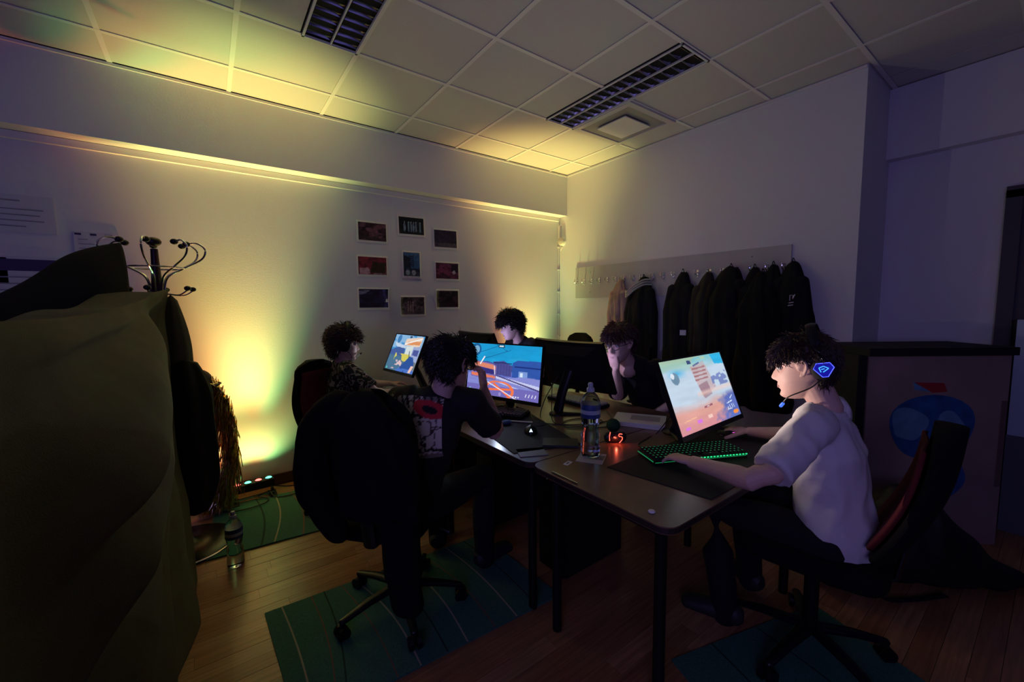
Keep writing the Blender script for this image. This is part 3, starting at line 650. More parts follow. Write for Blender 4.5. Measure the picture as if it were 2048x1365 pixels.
    for sg in (-1, 1):
        e = obj('eye', M().ball(H((sg*.032, .0705, .010)), .0115*sc, n=16), mat('eye_white', (.6, .58, .56), .25), t)
        obj('iris', M().ball(H((sg*.032, .0787, .0095)), .0050*sc, (1, .65, 1), 12, Rh), mat('iris_dark', (.03, .02, .015), .2), e)
        m = M(); m.loft([H((sg*.016, .092, .027)), H((sg*.032, .090, .031)), H((sg*.050, .077, .027))], [.0028, .0035, .0015], n=6); obj('eyebrow', m, hair_m, t)
        m = M(); 
        m.grid(lambda a, b: H((sg*.032+(a-.5)*.030, .0705+.0122*math.cos((b*.9+.12)*1.2)*math.cos((a-.5)*2.0), .010+.0122*math.sin((b*.9+.12)*1.35))), 8, 5); o_ = obj('eyelid', m, SK, t)
    m = M().loft([H((-.020, .087, -.0640)), H((-.008, .0912, -.0625)), H((0, .0915, -.0635)), H((.008, .0912, -.0625)), H((.020, .087, -.0640))], [.0012, .0040, .0038, .0040, .0012], [.001, .0022, .0022, .0022, .001], ref=(0, 0, 1), n=8)
    m.loft([H((-.017, .088, -.0685)), H((0, .0908, -.0695)), H((.017, .088, -.0685))], [.001, .0040, .001], n=8)
    obj('lips', m, mat('lip', (.50, .27, .23), .55), t)
    strands('hair', H, Rh, parent=t, material=hair_m, **hair_kw)
    return t, H, Rh, sh
# ------------------------------------------------------------------ the five players and their chairs
browns = mat('hair_brown', (.030, .018, .012), .55, noise_s=40, noise_a=.4)
dark = mat('hair_dark', (.012, .008, .007), .5, noise_s=40, noise_a=.4)
auburn = mat('hair_auburn', (.065, .028, .018), .55, noise_s=40, noise_a=.4)
tee_w = mat('white_cotton', (.62, .60, .60), .85, bump=.25, bump_s=18)
tee_b = mat('black_cotton', (.008, .008, .009), .85, bump=.2, bump_s=22)
camo = mat('camouflage_cotton', (.02, .02, .02), .85)
n_ = camo.node_tree; t_ = n_.nodes.new('ShaderNodeTexNoise'); t_.inputs['Scale'].default_value = 17; t_.inputs['Detail'].default_value = 1.5; t_.inputs['Distortion'].default_value = 1.2
r_ = n_.nodes.new('ShaderNodeValToRGB'); r_.color_ramp.interpolation = 'CONSTANT'; r_.color_ramp.elements[0].color = (.010, .010, .010, 1); r_.color_ramp.elements[1].position = .53; r_.color_ramp.elements[1].color = (.30, .27, .22, 1)
e_ = r_.color_ramp.elements.new(.60); e_.color = (.02, .02, .018, 1); tc_ = n_.nodes.new('ShaderNodeTexCoord')
n_.links.new(tc_.outputs['Object'], t_.inputs['Vector']); n_.links.new(t_.outputs['Fac'], r_.inputs[0]); n_.links.new(r_.outputs[0], n_.nodes['Principled BSDF'].inputs['Base Color'])

DN = (0, 0, -1)
chair(1.88, .54, (-.13, .99), 'black and red office chair under the boy in the white T-shirt', recl=.13, zt=1.01, wide=.44, arms=False)
p5, H5, R5, _ = person('boy in a white T-shirt with a headset, left hand on a green-lit keyboard', (1.90, .44, 0),
    (1.850, .600, 1.166), (-.22, .96, -.20), (1.868, .520, 1.020), (1.69, .515, .968), (2.03, .545, .968), (1.455, .57, .815), (2.20, .66, .80), (1.525, .855, .785), (2.13, .90, .780),
    (1.87, .47, .55), (1.74, .88, .53), (2.04, .88, .53), (1.74, .80, .03), (2.06, .84, .03),
    dict(d=(.02, 1, -.02), n=DN, thumb=-1, curl=(.30, .40, .25), sc=.97), dict(d=(-.15, 1, 0), n=DN, thumb=1, curl=(.35, .45, .3), sc=.95),
    tee_w, browns, dict(n=3500, length=(.035, .06), vol=.014, top_vol=.012, fringe=.028, comb=(.55, 0, -.75), seed=3, nape=-.062, side=.040, curly=.35, thick=.0026), vox=.0031, wr=.010, sleeve=.80, sw=.165)
chair(.66, 1.80, (.75, .66), 'black office chair draped with a black jacket, under the boy in black', red=False, recl=.07, zt=1.03, wide=.36, arms=False)
p2, H2, R2, sh2 = person('boy in a black T-shirt seen from behind, hand raised to his glasses', (.72, 1.72, 0),
    (.860, 1.620, 1.158), (.93, .36, -.22), (.80, 1.60, 1.045), (.665, 1.745, .995), (.89, 1.495, .995), (.93, 1.95, .80), (1.095, 1.60, .785), (1.16, 2.05, .785), (1.045, 1.645, 1.02),
    (.66, 1.72, .55), (1.02, 2.12, .53), (1.12, 1.78, .53), (1.0, 2.10, .03), (1.12, 1.78, .03),
    dict(d=(.8, .5, 0), n=DN, thumb=-1, curl=(.3, .4, .3), sc=.97), dict(d=(-.10, .02, 1), n=(-.93, .15, 0), thumb=1, curl=(.45, .75, .55), sc=.98, tc=.45),
    tee_b, dark, dict(n=3500, length=(.035, .065), vol=.004, top_vol=.010, fringe=.03, comb=(.2, 0, -.7), seed=5, nape=-.085, side=-.01, curly=.6, thick=.0028), vox=.004, sleeve=.62)
chair(.75, 2.95, (.62, -.78), 'black and red office chair by the photo wall, under the boy in camouflage', recl=.06, zt=1.05, wide=.44, arms=False)
p1, H1, R1, _ = person('curly-haired boy in a camouflage T-shirt with a headset, in profile below the photos', (.68, 3.13, 0),
    (.790, 3.130, 1.150), (1, -.12, -.12), (.775, 3.13, 1.02), (.785, 3.295, .965), (.77, 2.965, .965), (.97, 3.36, .80), (.93, 2.83, .80), (1.17, 3.27, .79), (1.17, 2.88, .79),
    (.76, 3.12, .55), (1.08, 3.25, .53), (1.08, 2.98, .53), (1.05, 3.25, .03), (1.05, 2.98, .03),
    dict(d=(1, -.1, .05), n=DN, thumb=-1, curl=(.3, .4, .3), sc=.95), dict(d=(1, .1, 0), n=DN, thumb=1, curl=(.3, .4, .3), sc=.95),
    camo, auburn, dict(n=2500, length=(.04, .07), vol=.022, top_vol=.012, fringe=.035, comb=(.3, 0, -.3), seed=8, nape=-.075, side=.0, curly=1.3, thick=.0032), vox=.005)
chair(2.78, 3.00, (-1, .1), 'black office chair behind the boy in the far corner', red=False, recl=.10, zt=1.13)
p3, H3, R3, _ = person('curly-haired boy in the far corner whose face is lit blue-violet', (2.52, 3.02, 0),
    (2.22, 3.02, 1.235), (-.92, .30, -.30), (2.305, 3.01, 1.105), (2.36, 2.85, 1.05), (2.36, 3.19, 1.05), (2.30, 2.68, .82), (2.32, 3.32, .82), (2.06, 2.58, .785), (2.08, 3.22, .785),
    (2.58, 3.02, .55), (2.2, 2.9, .53), (2.2, 3.14, .53), (2.25, 2.9, .03), (2.25, 3.14, .03),
    dict(d=(-1, -.1, 0), n=DN, thumb=-1, curl=(.3, .4, .3), sc=.95), dict(d=(-1, -.1, 0), n=DN, thumb=1, curl=(.3, .4, .3), sc=.95),
    tee_b, dark, dict(n=2500, length=(.045, .08), vol=.026, top_vol=.014, fringe=.030, comb=(.5, 0, -.4), seed=11, nape=-.075, side=-.01, curly=1.2, thick=.0032), vox=.005)
chair(2.74, 1.72, (-1, 0), 'black and red office chair below the coats, under the boy with glasses', recl=.10, zt=.98)
p4, H4, R4, _ = person('boy with glasses and black T-shirt resting his chin on his hand below the coats', (2.60, 1.72, 0),
    (2.12, 1.705, 1.165), (-.97, -.10, -.20), (2.225, 1.715, 1.03), (2.37, 1.54, .98), (2.36, 1.90, .98), (2.46, 1.50, .76), (2.165, 1.745, .785), (2.36, 1.64, .66), (2.085, 1.70, 1.005),
    (2.58, 1.72, .55), (2.2, 1.6, .53), (2.2, 1.85, .53), (2.25, 1.6, .03), (2.25, 1.85, .03),
    dict(d=(-.3, .9, -.2), n=DN, thumb=-1, curl=(.5, .6, .4), sc=.95), dict(d=(-.35, .0, .93), n=(.93, .05, .3), thumb=1, curl=(.7, 1.1, .8), sc=.95, tc=.6),
    tee_b, mat('hair_chestnut', (.05, .02, .014), .5, noise_s=40, noise_a=.4), dict(n=2500, length=(.03, .055), vol=.018, top_vol=.012, fringe=.034, comb=(.7, 0, -.55), seed=15, nape=-.06, side=.03, curly=.3, thick=.0030), vox=.0045, sleeve=.85)

# print on the back of the black T-shirt
from mathutils.bvhtree import BVHTree
def decal(shirt, name, o, ux, uz, d, w_, h_, nx, ny, fn, material, parent, off=.003):
    me = shirt.data; ob = wl(parent); bv = BVHTree.FromPolygons([v.co+ob for v in me.vertices], [p.vertices[:] for p in me.polygons])
    o = V(o); ux = V(ux).normalized(); uz = V(uz).normalized(); d = V(d).normalized(); vs = {}; m = M(); idx = {}; uvs = []
    for j in range(ny+1):
        for i in range(nx+1):
            p = o+ux*((i/nx-.5)*w_)+uz*((j/ny-.5)*h_)-d*.3; hit = bv.ray_cast(p, d, .5)
            if hit[0] is not None: idx[i, j] = len(m.v); m.v.append(tuple(hit[0]-d*off)); uvs.append((i/nx, j/ny))
    for j in range(ny):
        for i in range(nx):
            q = [(i, j), (i+1, j), (i+1, j+1), (i, j+1)]
            if all(k in idx for k in q) and max((V(m.v[idx[a]])-V(m.v[idx[b]])).length for a in q for b in q) < .05: m.f.append(tuple(idx[k] for k in q))
    U = np.array([a[0] for a in uvs]); W_ = np.array([a[1] for a in uvs]); C = np.clip(fn(U, W_), 0, 1)
    me = bpy.data.meshes.new(name); me.from_pydata([tuple(V(p)-ob) for p in m.v], [], m.f); at = me.color_attributes.new('paint', 'FLOAT_COLOR', 'POINT')
    a = np.ones((len(C), 4), np.float32); a[:, :3] = s2l(C); at.data.foreach_set('color', a.ravel())
    me.polygons.foreach_set('use_smooth', [True]*len(me.polygons)); me.materials.append(material)
    k = bpy.data.objects.new(name, me); COL.objects.link(k); k.parent = parent; return k
printm = mat('printed_ink', (.5, .5, .5), .8, attr='base')
def art_back(u, v):
    U = u[None, :]; W_ = v[None, :]; n = nz(U, W_, 5, 21)[0]; n2 = nz(U, W_, 4, 22)[0]
    C = np.ones(u.shape+(3,))*np.array([205, 198, 176])/255
    C = mixc(C, np.abs(n-.5) < .035, (25, 22, 20)); C = mixc(C, np.abs(n2-.52) < .022, (60, 55, 48)); C = mixc(C, n < .36, (120, 112, 98))
    C = mixc(C, (v > .70) & (v < .74), (15, 14, 14)); C = mixc(C, (v > .80) & ((u*9+v*3) % 1 < .35), (20, 18, 18))
    r = ((u-.80)/.30)**2+((v-.80+.25*(u-.8))/.14)**2; C = mixc(C, r < 1, (190, 40, 50)); C = mixc(C, r < .18, (12, 10, 10)); return C
decal(sh2, 'shirt_print', (.70, 1.635, .915), (.66, -.75, 0), (0, 0, 1), (.75, .66, 0), .25, .25, 50, 50, art_back, printm, p2)

# headsets and glasses
def headset(H, Rh, label, k=1, lit=None, back=-.045, mic=(.04, .115, -.105), sidex=-1, vol=0):
    c = H((0, 0, 0)); t = thing('gaming_headset', c, label, 'headset', 'gaming headsets')
    e = (.098 if back > -.04 else .086)+vol*.5; band = [H((sg*e_, back+.02*(z/.15), z)) for sg, e_, z in ((-1, e, .03), (-1, e*1.02, .08), (-1, e*.78, .125+vol), (-1, .04, .150+vol), (1, .04, .150+vol), (1, e*.78, .125+vol), (1, e*1.02, .08), (1, e, .03))]
    obj('headband', M().loft(smoothpath(band, 5), [.006]*36, [.017]*36, ref=Rh @ V((0, 0, 1)), n=10), BLACKP, t)
    for sg in (-1, 1):
        ax = Rh @ V((sg, 0, 0)); o = H((sg*((.080 if back > -.04 else .064)+vol*.4), back, -.006))
        cup = obj('ear_cup', M().lathe(o, [(0, 0), (.036, 0), (.041, .006), (.041, .022), (.036, .028), (.028, .032), (0, .033)], 28, ax), BLACKM, t)
        if lit and sg == sidex:
            q = o+ax*.034; Y = Rh @ V((0, 1, 0)); Z = Rh @ V((0, 0, 1)); hexa = [(-.034, .012), (-.026, .026), (.012, .026), (.030, .016), (.036, .0), (.012, -.026), (-.006, -.026), (-.034, .002)]
            P = [q+Y*a+Z*b for a, b in [(-.030, .006), (-.020, .024), (.020, .024), (.031, .006), (.008, -.026), (-.008, -.026)]]
            obj('light_ring', M().tube(smoothpath(P+[P[0]], 1), .0013, 6), mat('blue_led', (0, 0, 0), .3, emit=(.06, .08, 1), es=2.6), cup)
            m = M(); m.add([q-ax*.0005+(p-q)*.95 for p in P], [tuple(range(6))]); obj('cover', m, mat('blue_cover', (0, 0, .02), .3, emit=(.01, .01, .55), es=.55), cup, smooth=False)
            m = M(); 
            for a, b, a2, b2 in ((-.014, .004, .000, .013), (.0, .013, .014, .008), (.014, .008, .010, -.008), (-.014, .004, .004, -.008), (-.002, .004, .008, .002)): m.tube([q+Y*a+Z*b+ax*.001, q+Y*a2+Z*b2+ax*.001], .0016, 6)
            obj('emblem', m, mat('cyan_led', (0, 0, 0), .3, emit=(.05, .35, 1), es=1.6), cup)
    o = H((sidex*.090, back+.01, -.035)); mc = [o, H((sidex*.098, back+.05, -.068)), H((sidex*.088, .05, -.098)), H((sidex*mic[0], mic[1], mic[2]))]
    obj('microphone_boom', M().tube(smoothpath(mc, 6), .0024, 6), BLACKP, t)
    obj('microphone', M().loft([V(mc[-1]), V(mc[-1])+(V(mc[-1])-V(mc[-2])).normalized()*.014], .006, n=10), mat('mic_blue', (.02, .04, .2), .4, emit=(.05, .2, 1), es=.9) if lit else BLACKM, t)
    return t
headset(H5, R5, 'black headset glowing blue at the ear of the boy in white', lit=True, mic=(.075, .075, -.125), vol=.006, back=-.074)
headset(H1, R1, 'black headset on the curly-haired boy in camouflage', sidex=1, mic=(.02, .115, -.062), back=-.010, vol=.016)
def glasses(H, Rh, label):
    t = thing('glasses', H((0, .1, 0)), label, 'glasses'); fm = BLACKP; m = M()
    for sg in (-1, 1):
        P = [H((sg*(.034+.026*math.cos(a)), .0985-.012*abs(math.cos(a))*0-.010*max(0, math.cos(a)), .006+.019*math.sin(a)*(1.05 if math.sin(a) > 0 else 1))) for a in [2*PI*k/24 for k in range(25)]]
        m.tube(P, .0019, 6)
        obj('lens', M().add([H((sg*(.034+.024*math.cos(a)), .0980-.010*max(0, math.cos(a)), .006+.018*math.sin(a))) for a in [2*PI*k/24 for k in range(24)]], [tuple(range(24))]), mat('lens_glass', (.9, .9, 1), .03, trans=1, ior=1.02), t, smooth=False)
        m.tube([H((sg*.060, .088, .012)), H((sg*.080, .060, .013)), H((sg*.083, .0, .012)), H((sg*.082, -.02, .0))], .0020, 6)
    m.tube([H((-.009, .0985, .010)), H((0, .101, .013)), H((.009, .0985, .010))], .0018, 6)
    obj('frame', m, fm, t)
glasses(H4, R4, 'dark-framed glasses on the boy resting his chin')
glasses(H2, R2, 'thin glasses at the raised hand of the boy in black')

# ------------------------------------------------------------------ jacket on the chair
def fabric_grid(name, fn, nu, nv, material, parent=None, wrap=True, thick=.0, caps=True):
    m = M(); m.grid(fn, nu, nv, wrap); k = len(m.v)
    if wrap and caps: m.f.append(tuple(range(nu-1, -1, -1))); m.f.append(tuple(range(k-nu, k)))
    o = obj(name, m, material, parent, angle=180)
    if thick: s_ = o.modifiers.new('s', 'SOLIDIFY'); s_.thickness = thick
    return o
jk = mat('black_jacket_cloth', (.007, .007, .007), .85, bump=.2, bump_s=25, spec=.15)
t = thing('black_jacket', (.50, 1.60, .5), 'black jacket hanging over the back of the office chair in the foreground', 'jacket')
F2 = V((.75, .66, 0)).normalized(); W2 = V((.66, -.75, 0)).normalized(); C2 = V((.66, 1.80, 0))-F2*.30
def jb(a, b):
    z = 1.105-.48*b; hw = .155*(1-max(0, .10-b)/.10*.35)+.03*b; hw *= (1-.10*max(0, b-.6)/.4); th = 2*PI*a
    c, s = math.cos(th), math.sin(th); q = W2*(hw*math.copysign(abs(c)**.7, c))-F2*(.0+.085*math.copysign(abs(s)**.7, s))*(.35+.65*min(1, b/.15)); p = C2+W2*(.05+.05*b)+q+V((0, 0, z-.10*abs(c)**3*(1-b)))
    return p+q.normalized()*(.018*noise.noise(V((th*1.3, b*2, 3)))*2+.010*math.sin(7*th+4*b)*b)
fabric_grid('jacket_body', jb, 60, 26, jk, t)
g = M(); a0 = C2-W2*.15+V((0, 0, 1.03)); g.loft(smoothpath([a0+W2*.08, a0-W2*.02+V((0, 0, -.10)), a0-W2*.03-F2*.03+V((0, 0, -.28)), a0+W2*.0-F2*.03+V((0, 0, -.38)), a0+W2*.07-F2*.02+V((0, 0, -.50))], 4), [.07, .072, .073, .073, .073, .072, .071, .07, .068, .066, .064, .062, .06, .056, .052, .048, .04], [.07, .072, .075, .075, .075, .073, .07, .07, .068, .066, .062, .06, .056, .052, .05, .045, .04], ref=W2, n=20)
obj('jacket_sleeve', remesh(g, .009, 2, wr=.007, wr_s=10), jk, t, angle=180)
g = M(); a0 = C2+W2*.17+V((0, 0, .66)); g.loft(smoothpath([a0, a0+V((0, 0, -.18)), a0+W2*.01+V((0, 0, -.30)), a0+W2*.02+V((0, 0, -.40))], 4), [.075]*8+[.065]*5, [.06]*8+[.05]*5, ref=W2, n=20)
obj('jacket_sleeve', remesh(g, .009, 2, wr=.006, wr_s=10), jk, t, angle=180)

# ------------------------------------------------------------------ keyboards, mice, desk things
def keyboard(c, yawd, label, cols=15, key_m=None, glow=None, L=.44, D=.15, tiltk=.0, kc=None, group='keyboards on the desks'):
    t = thing('keyboard', c, label, 'keyboard', group); R = Matrix.Rotation(math.radians(yawd), 3, 'Z') @ Matrix.Rotation(tiltk, 3, 'X')
    P = lambda a, b, z: V(c)+R @ V((a, b, z))
    obj('case', bevel_box(P(0, 0, .010), (L, D, .020), R), kc or BLACKP, t, smooth=False)
    m = M(); g = M(); rows = 6; kw = L/22.5
    for r in range(rows):
        x = -L/2+.008
        y = D/2-.016-r*(D-.030)/(rows-1)
        xi = x
        while xi < L/2-.008:
            wk = kw if not (r == rows-1 and -L*.25 < xi < L*.02) else kw*5
            if not (L*.155 < xi < L*.17 or L*.30 < xi < L*.315):
                m.box(P(xi+wk/2, y, .0255), (wk*.88, .0165, .011), R, top=.82)
                if glow: g.box(P(xi+wk/2-.001, y+.001, .0313), (.0052, .0042, .0006), R)
            xi += wk
    tag(obj('keys', m, key_m or BLACKM, t, smooth=False), kind='stuff')
    if glow:
        tag(obj('key_legends', g, glow, t, smooth=False), kind='stuff')
        m = M(); m.box(P(0, -D/2-.0005, .012), (L*.98, .001, .0022), R).box(P(-L/2-.0005, 0, .014), (.001, D*.9, .004), R); obj('light_strip', m, glow, t, smooth=False)
    return t, P
def bevel_box(c, d, R): return M().box(c, d, R)
grn = mat('green_backlight', (0, .02, .01), .4, emit=(.02, .60, .20), es=.35)
_, KP = keyboard((1.69, .955, ZD+.004), -26, 'black keyboard with green backlit keys', glow=grn)
m = M(); 
for k in range(16): m.box(KP(-.02+.0155*k, -.0795, .020), (.0085, .002, .0045), Matrix.Rotation(math.radians(-26), 3, 'Z'))
obj('front_lights', m, mat('green_bright', (0, .02, .01), .4, emit=(.03, 1, .35), es=.9), bpy.data.objects['keyboard'], smooth=False)
base['keyboard'] = V((1.69, .955, ZD+.004))
keyboard((1.40, 2.10, ZD+.004), -60, 'black keyboard with pale keys under the blue sky monitor', key_m=mat('grey_keys', (.05, .05, .05), .35))
keyboard((2.02, 1.98, ZD+.002), 92, 'grey keyboard with shiny keys behind the monitor of the boy with glasses', key_m=mat('silver_keys', (.30, .29, .26), .25), kc=BLACKM)
keyboard((1.20, 3.14, ZD+.004), 100, 'white keyboard under the hands of the boy in camouflage', key_m=mat('pale_keys', (.42, .41, .40), .5), kc=mat('pale_case', (.4, .4, .4), .5), L=.36)
def mouse(c, d, label, emit=None, logo=None):
    t = thing('mouse', c, label, 'mouse', 'mice on the desks'); d = V((d[0], d[1], 0)).normalized(); s = V((-d.y, d.x, 0)); m = M()
    def fn(a, b):
        th = 2*PI*a; ph = PI/2*b; wv = .031+.004*math.cos(2*th)
        return V(c)+s*(wv*math.cos(th)*math.cos(ph*.98))+d*(.058*math.sin(th)*math.cos(ph*.98))+V((0, 0, .004+.034*math.sin(ph)*(1-.25*math.sin(th))))
    m.grid(fn, 28, 8, True); m.f.append(tuple(range(27, -1, -1))); m.f.append(tuple(range(8*28, 9*28)))
    obj('shell', m, BLACKP, t); obj('scroll_wheel', M().cyl(V(c)+d*.035-s*.004+V((0, 0, .028)), V(c)+d*.035+s*.004+V((0, 0, .028)), .009, 14), BLACKM, t)
    if emit: obj('light_arc', M().tube([V(c)+s*(.024*math.cos(a))-d*(.050*math.sin(a))+V((0, 0, .026)) for a in [PI*k/12 for k in range(13)]], .0022, 6), emit, t)
    if logo: m = M(); z = V((0, 0, 1)); o = V(c)-d*.055+z*.024; t_ = (d*.5+z).normalized(); m.add([o+s*.009-t_*.006, o-t_*.003, o-s*.009-t_*.006, o+t_*.012], [(0, 1, 2, 3)]); obj('logo', m, logo, t, smooth=False)
mouse((2.10, .985, ZD+.004), (-.1, 1), 'black mouse with pink and purple light arc, by the boy in white', emit=mat('magenta_led', (0, 0, 0), .3, emit=(.85, .10, .75), es=1.6))
mouse((1.345, 1.66, ZD+.004), (.6, .8), 'black mouse with a glowing white logo beside the raised elbow', logo=mat('white_led', (0, 0, 0), .3, emit=(.55, .75, 1), es=4))
mouse((2.02, 2.56, ZD), (-1, 0), 'black mouse under the hand of the boy in the far corner')
padm = mat('black_mat', (.010, .010, .010), .8)
tag(obj('desk_mat', M().add([(1.30, 1.10, ZD+.0035), (1.36, .69, ZD+.0035), (2.22, .69, ZD+.0035), (2.22, 1.12, ZD+.0035), (1.30, 1.10, ZD+.0003), (1.36, .69, ZD+.0003), (2.22, .69, ZD+.0003), (2.22, 1.12, ZD+.0003)], [(0, 1, 2, 3), (7, 6, 5, 4), (0, 4, 5, 1), (1, 5, 6, 2), (2, 6, 7, 3), (3, 7, 4, 0)]), padm, smooth=False), 'large black desk mat under the green-lit keyboard', 'desk mat')
tag(obj('desk_mat', M().add([(1.09, 1.47, ZD+.0035), (1.42, 1.36, ZD+.0035), (1.60, 2.0, ZD+.0035), (1.25, 2.28, ZD+.0035), (1.09, 1.47, ZD+.0003), (1.42, 1.36, ZD+.0003), (1.60, 2.0, ZD+.0003), (1.25, 2.28, ZD+.0003)], [(0, 1, 2, 3), (7, 6, 5, 4), (0, 4, 5, 1), (1, 5, 6, 2), (2, 6, 7, 3), (3, 7, 4, 0)]), padm, smooth=False), 'black desk mat under the mouse with the glowing white logo', 'desk mat')
def bottle(o, label, h=.31, r=.043):
    t = thing('water_bottle', o, label, 'bottle'); k = h/.31
    prof = [(0, .004), (.028, .0), (.038, .003), (.042, .014), (.0425, .05), (.039, .062), (.0425, .072), (.039, .084), (.0425, .095), (.037, .118), (.035, .135), (.040, .16), (.043, .18), (.043, .235), (.040, .255), (.030, .275), (.017, .288), (.0145, .292), (.0145, .300), (0, .300)]
    s_ = r/.043; prof = [(a*s_, b*k) for a, b in prof]
    pet = mat('clear_plastic', (.75, .90, .95), .04, trans=1, ior=1.18); wat = mat('water', (.85, .95, .97), .0, trans=1, ior=1.33)
    obj('shell', M().lathe(o, prof, 36), pet, t)
    obj('water', M().lathe(V(o)+V((0, 0, .003)), [(a*.93, b*.98) for a, b in prof[:13]]+[(0, prof[12][1]*.98)], 32), wat, t)
    lb = obj('label', M().lathe(o, [(.0436*s_, .178*k), (.0440*s_, .180*k), (.0440*s_, .236*k), (.0436*s_, .238*k)], 36), mat('blue_label', (.02, .05, .16), .45, noise_s=40, noise_a=.5), t)
    obj('wave', M().lathe(o, [(.0442*s_, .196*k), (.0443*s_, .200*k), (.0443*s_, .210*k), (.0442*s_, .214*k)], 36), mat('label_white', (.35, .40, .48), .5), lb)
    obj('cap', M().lathe(V(o)+V((0, 0, .292*k)), [(0, 0), (.017, 0), (.0175, .012), (.015, .018), (.011, .020), (.012, .034), (.009, .040), (0, .041)], 24), mat('cap_clear', (.35, .42, .48), .25), t)
bottle((1.345, 1.235, ZD+.002), 'blue-labelled clear water bottle standing on the desk')
bottle((.045, 2.66, 0), 'clear water bottle standing on the wooden floor beside the rug', h=.285, r=.042)
m = M().box((1.33, 1.215, ZD+.0008), (.125, .115, .0012), Matrix.Rotation(.55, 3, 'Z')); o = tag(obj('drinks_coaster', m, mat('card_grey', (.38, .37, .36), .6), smooth=False), 'square white card coaster under the water bottle', 'coaster')
obj('printed_panel', M().box((1.352, 1.200, ZD+.0016), (.055, .06, .0004), Matrix.Rotation(.55, 3, 'Z')), mat('print_dark', (.10, .10, .10), .6), o, smooth=False)
o = tag(obj('paper_slip', M().box((1.205, 1.235, ZD+.0006), (.045, .022, .0009), Matrix.Rotation(.3, 3, 'Z')), PAPER, smooth=False), 'small white printed slip beside the coaster', 'paper')
obj('printed_mark', M().box((1.205, 1.235, ZD+.0013), (.024, .009, .0003), Matrix.Rotation(.3, 3, 'Z')), mat('print_dark'), o, smooth=False)
tag(obj('grey_folder', M().box((1.165, 1.43, ZD+.002), (.13, .10, .003), Matrix.Rotation(-.45, 3, 'Z')), mat('folder_grey', (.16, .16, .19), .5), smooth=False), 'grey card lying at the desk edge below the raised elbow', 'card')
tag(obj('notebook', M().box((1.345, 1.43, ZD+.009), (.17, .11, .010), Matrix.Rotation(-.75, 3, 'Z')), mat('notebook_green', (.012, .022, .018), .5), smooth=False), 'small dark green notebook beside the glowing mouse', 'notebook')
tag(obj('white_button', M().lathe((1.125, .765, ZD+.001), [(0, 0), (.011, 0), (.012, .003), (.009, .006), (0, .0065)], 18), PAPER), 'small white disc alone on the near desk', 'button')
tag(obj('pen', M().tube([(1.085, 1.20, ZD+.004), (1.085, 1.06, ZD+.004)], .004, 8), CHROME), 'slim metal pen on the near edge of the desk', 'pen')
tag(obj('metal_strip', M().box((1.42, 1.84, ZD+.009), (.135, .012, .004), Matrix.Rotation(-.9, 3, 'Z')), mat('bright_strip', (.75, .72, .6), .25), smooth=False), 'bright metal ruler above the mouse with the white logo', 'ruler')
# open papers, green ball, glowing marks
t = thing('notepad', (1.95, 1.42, ZD), 'white pad of papers beyond the green ball', 'notepad')
for k in range(4): obj('sheet', M().box((1.945+.003*k, 1.425-.002*k, ZD+.004+.006*k), (.21, .28, .005), Matrix.Rotation(.45+.03*k, 3, 'Z')), PAPER, t, smooth=False)
obj('printed_lines', M().box((1.98, 1.40, ZD+.0252), (.10, .16, .0004), Matrix.Rotation(.54, 3, 'Z')), mat('print_grey', (.40, .38, .36), .7), t, smooth=False)
tag(obj('green_ball', M().ball((1.70, 1.40, ZD+.037), .036, n=24), mat('green_felt', (.010, .06, .022), .8)), 'dark green ball behind the glowing red marks', 'ball')
t = thing('glowing_clock', (1.575, 1.285, ZD), 'small black desk gadget with glowing red strokes', 'gadget')
Rg = Matrix.Rotation(math.radians(-37), 3, 'Z'); G = lambda a, z, d=-.021: V((1.575, 1.285, ZD+.028+z))+Rg @ V((a, d, 0))
m = M().loft([(1.575-.03, 1.285+.02, ZD+.027), (1.575+.03, 1.285-.02, ZD+.027)], [.026, .026], [.020, .020], ref=(0, 0, 1), n=20); obj('body', m, BLACKP, t)
rl = mat('red_led', (0, 0, 0), .3, emit=(1, .10, .06), es=2.6)
for P in ([(-.028, .030), (-.032, .010), (-.031, -.012)], [(-.012, .004), (-.004, .005)], [(.030, .020), (.016, .021), (.014, .010), (.028, .006), (.030, -.006), (.016, -.024)]):
    obj('lit_stroke', M().tube(smoothpath([G(a, z) for a, z in P], 5), .0021 if len(P) > 2 else .0035, 8), rl, t)
light('POINT', 'red_led_light', G(0, .0, -.03), (0, 0, 0), .10, (1, .12, .06), .0)
# stand-ins of the small things by the boy in black: phone, sponge, papers
tag(obj('phone', M().box((1.22, 1.88, ZD+.008), (.07, .14, .008), Matrix.Rotation(-.5, 3, 'Z')), mat('phone_glass', (.05, .06, .12), .15), smooth=False), 'phone lying beside the forearm of the boy in black', 'phone')
tag(obj('loose_paper', M().box((1.30, 2.02, ZD+.006), (.13, .18, .001), Matrix.Rotation(-.7, 3, 'Z')), PAPER, smooth=False), 'white paper behind the elbow of the boy in black', 'paper')
tag(obj('blue_cloth', M().ball((1.33, 1.86, ZD+.016), .03, (1.2, .8, .45), 14), mat('blue_cloth_m', (.05, .08, .25), .8)), 'small blue cloth pouch beside the keyboard of the boy in black', 'pouch')
cab = mat('black_cable', (.008, .008, .008), .5)
def cable(name, P, label, r=.0028, k=8):
    return tag(obj(name, M().tube(smoothpath(P, k), r, 6), cab), label, 'cable')
z = ZD+.004
cable('cable', [(1.60, 2.19, z), (1.62, 2.02, z), (1.50, 1.80, z), (1.62, 1.62, z), (1.85, 1.55, z), (2.0, 1.70, z)], 'black cable crossing the middle desk from the blue sky monitor')
cable('cable', [(1.72, 1.85, .98), (1.66, 1.90, .84), (1.60, 1.88, z), (1.50, 1.72, z), (1.40, 1.74, z), (1.36, 1.70, z+.015)], 'black cable hanging down behind the curved monitor')
